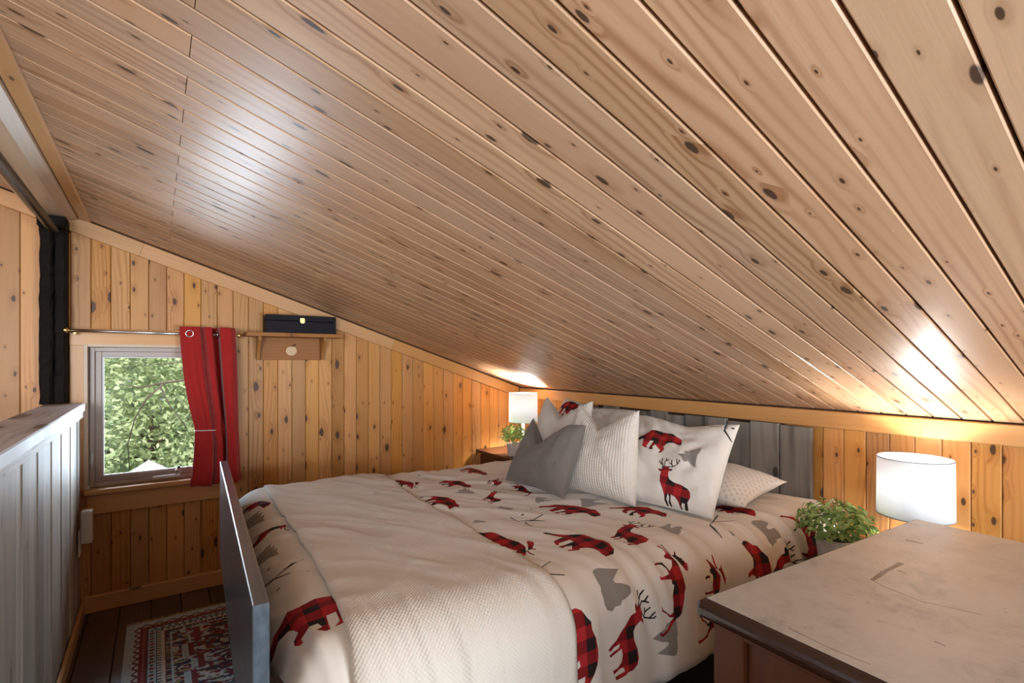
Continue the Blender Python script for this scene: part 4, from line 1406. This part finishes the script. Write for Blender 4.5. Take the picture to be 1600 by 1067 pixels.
def potted_plant(x, y, z, label, rx, ry, rz_, seed, n=330, potw=0.055, poth=0.085):
    rnd = random.Random(seed)
    r_ = empty('potted_plant', (x, y, z), label=label, cat='plant', group='small faux plants on the nightstands')
    pot = link('pot', lathe_me([(0.001, 0), (potw * 0.86, 0), (potw, poth), (potw * 0.9, poth), (potw * 0.86, poth - 0.012), (0.001, poth - 0.012)], 48, smooth=False), M['potm'], r_)
    for i_, v_ in enumerate(pot.data.vertices):
        if (i_ // 6) % 4 == 0:
            v_.co.x *= 0.955; v_.co.y *= 0.955
    link('soil', lathe_me([(0.001, poth - 0.010), (potw * 0.86, poth - 0.0115)], 20), M['soil'], pot)
    vs, fs = [], []
    bv, bf = [], []
    sv = []
    top = poth
    for i in range(n):
        a = rnd.uniform(0, 2 * PI)
        el = rnd.uniform(-0.35, 1.0)
        rr = rnd.uniform(0.45, 1.2) ** 0.6
        c_ = Vector((math.cos(a) * rx * rr * math.sqrt(max(0, 1 - max(el, 0) ** 2 * 0.9)), math.sin(a) * ry * rr * math.sqrt(max(0, 1 - max(el, 0) ** 2 * 0.9)), top + rz_ * (0.35 + 0.62 * el * rr)))
        n_ = (c_ - Vector((0, 0, top))).normalized() + Vector((rnd.uniform(-.6, .6), rnd.uniform(-.6, .6), rnd.uniform(-.2, .7)))
        n_.normalize()
        t_ = n_.cross(Vector((rnd.uniform(-1, 1), rnd.uniform(-1, 1), rnd.uniform(-1, 1)))).normalized()
        b_ = n_.cross(t_)
        L_ = rnd.uniform(0.010, 0.017)
        w_ = L_ * 0.62
        k0 = len(vs)
        vs += [c_ - t_ * L_, c_ - b_ * w_ - t_ * L_ * 0.2 + n_ * 0.002, c_ + t_ * L_ + n_ * -0.002, c_ + b_ * w_ - t_ * L_ * 0.2 + n_ * 0.002, c_ + n_ * -0.001]
        fs += [(k0, k0 + 1, k0 + 4), (k0 + 1, k0 + 2, k0 + 4), (k0 + 2, k0 + 3, k0 + 4), (k0 + 3, k0, k0 + 4)]
    link('foliage', mesh('foliage', vs, fs), M['pleaf'], r_, kind='stuff')
    for i in range(26):
        a = rnd.uniform(0, 2 * PI)
        rr = rnd.uniform(0.1, 0.8)
        p_ = Vector((math.cos(a) * rx * rr, math.sin(a) * ry * rr, top + rz_ * rnd.uniform(0.8, 1.06) * (1 - 0.25 * rr)))
        for _ in range(4):
            q = p_ + Vector((rnd.uniform(-.006, .006), rnd.uniform(-.006, .006), rnd.uniform(-.006, .006)))
            k0 = len(bv)
            s_ = 0.0034
            bv += [q + Vector(d_) * s_ for d_ in ((1, 0, 0), (-1, 0, 0), (0, 1, 0), (0, -1, 0), (0, 0, 1), (0, 0, -1))]
            bf += [(k0, k0 + 2, k0 + 4), (k0 + 2, k0 + 1, k0 + 4), (k0 + 1, k0 + 3, k0 + 4), (k0 + 3, k0, k0 + 4), (k0 + 2, k0, k0 + 5), (k0 + 1, k0 + 2, k0 + 5), (k0 + 3, k0 + 1, k0 + 5), (k0, k0 + 3, k0 + 5)]
    link('buds', mesh('buds', bv, bf), M['bud'], r_, kind='stuff')
    for i in range(9):
        a = i * 0.7
        link('stem', tube_me([(0.01 * math.cos(a), 0.01 * math.sin(a), poth - 0.012), (0.03 * math.cos(a), 0.03 * math.sin(a), poth + rz_ * 0.4), (0.6 * rx * math.cos(a), 0.6 * ry * math.sin(a), poth + rz_ * 0.8)], 0.0012, 5), M['pleaf'], r_)
    return r_


potted_plant(2.035, 2.90, NSH + 0.001, 'small leafy plant in front of the far corner lamp', 0.082, 0.105, 0.125, 4)
potted_plant(1.995, 0.842, NSR + 0.001, 'small leafy plant with pale buds between the bed and right lamp', 0.105, 0.118, 0.125, 9, n=520, potw=0.064, poth=0.075)

# ------------------------------------------------------------------ dresser in the right foreground
DL, DW, DH = 1.0, 0.50, 0.775
dr = empty('dresser', (0.902, 0.635, 0), label='red-brown wooden dresser with a worn taupe top, right foreground', cat='dresser')
dr.rotation_euler = (0, 0, math.radians(-3.2) + 0.0)
# local x along its length (to the knee wall), y negative towards the viewer
e_ = 0.018
link('top_panel', box_me(e_, DL, -DW, -0.004, DH - 0.022, DH - 0.0006, 0.0015, 1), M['dtop'], dr)
M['wear'] = plain('worn_scratch', (0.20, 0.175, 0.15), 0.5, nz=0.5)
marks = [('wear', np.array(q)) for ln, wd in (([(0.563, -0.132), (0.47, -0.134), (0.401, -0.141)], 0.012), ([(0.401, -0.141), (0.384, -0.171), (0.372, -0.239), (0.405, -0.322)], 0.0035), ([(0.508, -0.146), (0.504, -0.164)], 0.006), ([(0.761, -0.07), (0.765, -0.1)], 0.012), ([(0.215, -0.317), (0.214, -0.33)], 0.004), ([(0.045, -0.16), (0.04, -0.23), (0.046, -0.29)], 0.003)) for q in strokes([ln], wd)]
surf = printed_mesh('worn_surface', np.linspace(e_, DL, 30), np.linspace(-DW, -0.004, 18), marks, lambda u, v: np.stack([u, v, np.full_like(u, DH)], -1), ['dtop', 'wear'])
link('worn_surface', surf, None, dr)
prof = [(0.0 + e_ * (1 - math.cos(a)), DH - 0.021 + 0.020 * math.sin(a)) for a in np.linspace(-PI / 2 * 0.95, PI / 2, 10)]
rim = [(e_ + 0.004, DH - 0.001)] + prof[::-1] + [(e_ + 0.004, DH - 0.04)]
bn = prism_me(rim, -DW, 0, 'y')
for v in bn.vertices:
    v.co = (v.co.y, -v.co.x, v.co.z)
bn.flip_normals()
link('bullnose_edge', bn, M['bull'], dr, Matrix.Rotation(PI / 2, 4, 'Z'))
for yy, nm in ((-DW, 'front'), (0.0, 'back')):
    pr_ = [((-e_ * math.cos(a)) if nm == 'front' else (e_ * 0.4 * math.cos(a)), DH - 0.021 + 0.019 * math.sin(a)) for a in np.linspace(-PI / 2, PI / 2, 9)]
    bn2 = prism_me([(yy + a, b) for a, b in pr_], 0.004, DL, 'x')
    link('bullnose_edge', bn2, M['bull'], dr)
sx0 = 0.030
link('carcass', box_me(sx0 + 0.022, DL - 0.01, -DW + 0.03, -0.022, 0.08, DH - 0.042), M['brown'], dr)


def vboard(nm, x, y0, y1, z0, z1, t_, vertical=True):
    if vertical:
        link(nm, board_me(z1 - z0, y1 - y0, t_, 0.002), M['brown'], dr, frame((x, (y0 + y1) / 2, z0), (0, 0, 1), (-1, 0, 0)))
    else:
        link(nm, board_me(y1 - y0, z1 - z0, t_, 0.002), M['brown'], dr, frame((x, y0, (z0 + z1) / 2), (0, 1, 0), (-1, 0, 0)))


vboard('side_stile', sx0, -0.078, -0.012, 0.0, DH - 0.041, 0.021)
vboard('side_stile', sx0, -DW + 0.01, -DW + 0.076, 0.0, DH - 0.041, 0.021)
vboard('side_rail', sx0 + 0.001, -DW + 0.077, -0.079, DH - 0.058, DH - 0.041, 0.02, False)
vboard('side_rail', sx0 + 0.001, -DW + 0.077, -0.079, 0.08, 0.15, 0.02, False)
vboard('side_panel', sx0 + 0.014, -DW + 0.077, -0.079, 0.15, DH - 0.058, 0.007)
for xx in (DL - 0.06,):
    for yy in (-DW + 0.03, -0.07):
        link('leg', box_me(xx, xx + 0.05, yy, yy + 0.05, 0, 0.09, 0.003), M['brown'], dr)
for i in range(3):
    for j in range(2):
        z0, z1 = 0.10 + i * 0.21, 0.10 + i * 0.21 + 0.20
        x0_, x1_ = 0.06 + j * 0.465, 0.06 + j * 0.465 + 0.455
        dw = link('drawer', box_me(x0_, x1_, -DW + 0.014, -DW + 0.029, z0, z1, 0.004), M['brown'], dr)
        for kx in (0.3, 0.7):
            link('knob', lathe_me([(0.0, 0.0), (0.009, 0.0), (0.007, 0.01), (0.016, 0.02), (0.013, 0.027), (0.0, 0.03)], 14), M['bull'], dw, Matrix.Translation((x0_ + (x1_ - x0_) * kx, -DW + 0.0138, (z0 + z1) / 2)) @ Matrix.Rotation(PI / 2, 4, 'X'))

# ------------------------------------------------------------------ outside the gable window
gr = box('ground', -30, 30, 3.6, 45, -2.9, -2.6, M['grass'], kind='structure')


def tree_obj(x, y, zc, rx, ry, rz_, n, seed, label, leaf=0.11):
    rnd = np.random.default_rng(seed)
    r_ = empty('leafy_tree', (x, y, -2.6), label=label, cat='tree', group='green trees seen through the gable window')
    h = zc + 2.6
    pts = [(0, 0, 0), (0.08, 0.03, h * 0.4), (-0.05, -0.04, h * 0.8), (0.05, 0, h * 1.15)]
    tk = link('trunk', tube_me(pts, [0.14, 0.11, 0.08, 0.03], 8), M['bark'], r_)
    for i in range(7):
        a = i * 2.4
        z0 = h * (0.55 + 0.08 * i)
        link('branch', tube_me([(0, 0, z0), (rx * 0.4 * math.cos(a), ry * 0.4 * math.sin(a), z0 + 0.25), (rx * 0.85 * math.cos(a), ry * 0.85 * math.sin(a), z0 + 0.5)], [0.045, 0.03, 0.008], 6), M['bark'], tk)
    cl = rnd.normal(size=(60, 3))
    cl = cl / np.linalg.norm(cl, axis=1, keepdims=True) * (rnd.random((60, 1)) ** 0.4)
    ci = rnd.integers(0, 60, n)
    p = cl[ci] + rnd.normal(size=(n, 3)) * 0.16
    p = p * np.array([rx, ry, rz_]) + np.array([0, 0, h])
    nn = rnd.normal(size=(n, 3)) + np.array([0, -0.5, 0.9])
    nn /= np.linalg.norm(nn, axis=1, keepdims=True)
    tt = np.cross(nn, rnd.normal(size=(n, 3)))
    tt /= np.linalg.norm(tt, axis=1, keepdims=True)
    bb = np.cross(nn, tt)
    L_ = (leaf * (0.6 + 0.8 * rnd.random((n, 1))))
    v = np.stack([p - tt * L_, p - bb * L_ * 0.5, p + tt * L_, p + bb * L_ * 0.5], 1).reshape(-1, 3)
    f = np.arange(4 * n).reshape(n, 4)
    link('crown', mesh('crown', v, f), M['leaf'], r_, kind='stuff')
    return r_


tree_obj(-2.5, 11.0, 0.2, 1.7, 1.3, 2.6, 14000, 1, 'bright green leafy tree at the left of the window view', 0.05)
tree_obj(2.4, 11.4, 0.0, 1.8, 1.3, 2.6, 14000, 2, 'bright green leafy tree at the right of the window view', 0.05)
tree_obj(-0.1, 14.5, -0.2, 2.8, 1.5, 3.4, 22000, 3, 'wide green tree filling the middle of the window view', 0.07)
tree_obj(-6.2, 17, 0.2, 3.0, 2.0, 3.6, 8000, 4, 'tall green tree far left beyond the shed', 0.13)
tree_obj(6.4, 17, 0.2, 3.0, 2.0, 3.6, 8000, 5, 'tall green tree far right beyond the shed', 0.13)
tree_obj(0.0, 22, 0.6, 6.5, 2.3, 5.0, 18000, 6, 'broad green tree furthest behind the shed', 0.15)

bb_ = empty('bare_branch', (0.9, 4.6, -2.6), label='thin bare branches crossing in front of the window', cat='branch')
link('stem', tube_me([(0, 0, 0), (-0.05, 0, 1.6), (0.02, 0, 3.2), (-0.02, 0, 4.3)], [0.05, 0.042, 0.034, 0.02], 8), M['bark'], bb_)
T_ = lambda x, z: (x - 0.9, random.uniform(-0.05, 0.05), z + 2.6)
for ln, r0 in (([(0.88, 1.25), (0.5, 1.17), (0.25, 1.12), (0.02, 1.085), (-0.10, 1.06), (-0.22, 1.09)], 0.012), ([(0.04, 1.085), (-0.06, 0.98), (-0.13, 0.84), (-0.17, 0.66), (-0.16, 0.48)], 0.008), ([(0.02, 1.07), (0.08, 0.92), (0.16, 0.80), (0.24, 0.62)], 0.006), ([(0.88, 1.55), (0.4, 1.30), (0.1, 1.24), (-0.25, 1.20)], 0.006), ([(0.88, 1.75), (0.3, 1.7), (-0.1, 1.5), (-0.17, 1.34)], 0.007)):
    link('twig', tube_me([T_(*p) for p in ln], [r0 * (1 - 0.7 * i / (len(ln) - 1)) for i in range(len(ln))], 6), M['bark'], bb_)

sd_ = empty('garden_shed', (-0.10, 8.0, -2.6), label='small pale shed whose roof peak shows at the window bottom', cat='shed')
link('shed_walls', prism_me([(-0.8, 0), (0.8, 0), (0.8, 1.74), (0, 2.26), (-0.8, 1.74)], 0, 1.5, 'y'), M['shedw'], sd_)
for sg in (-1, 1):
    link('roof_panel', prism_me([(0, 2.33), (sg * 0.98, 1.69), (sg * 0.98, 1.64), (0, 2.28)], -0.2, 1.65, 'y'), M['shedr'], sd_)
link('shed_door', box_me(-0.35, 0.35, -0.03, -0.001, 0.05, 1.65), M['shedr'], sd_)
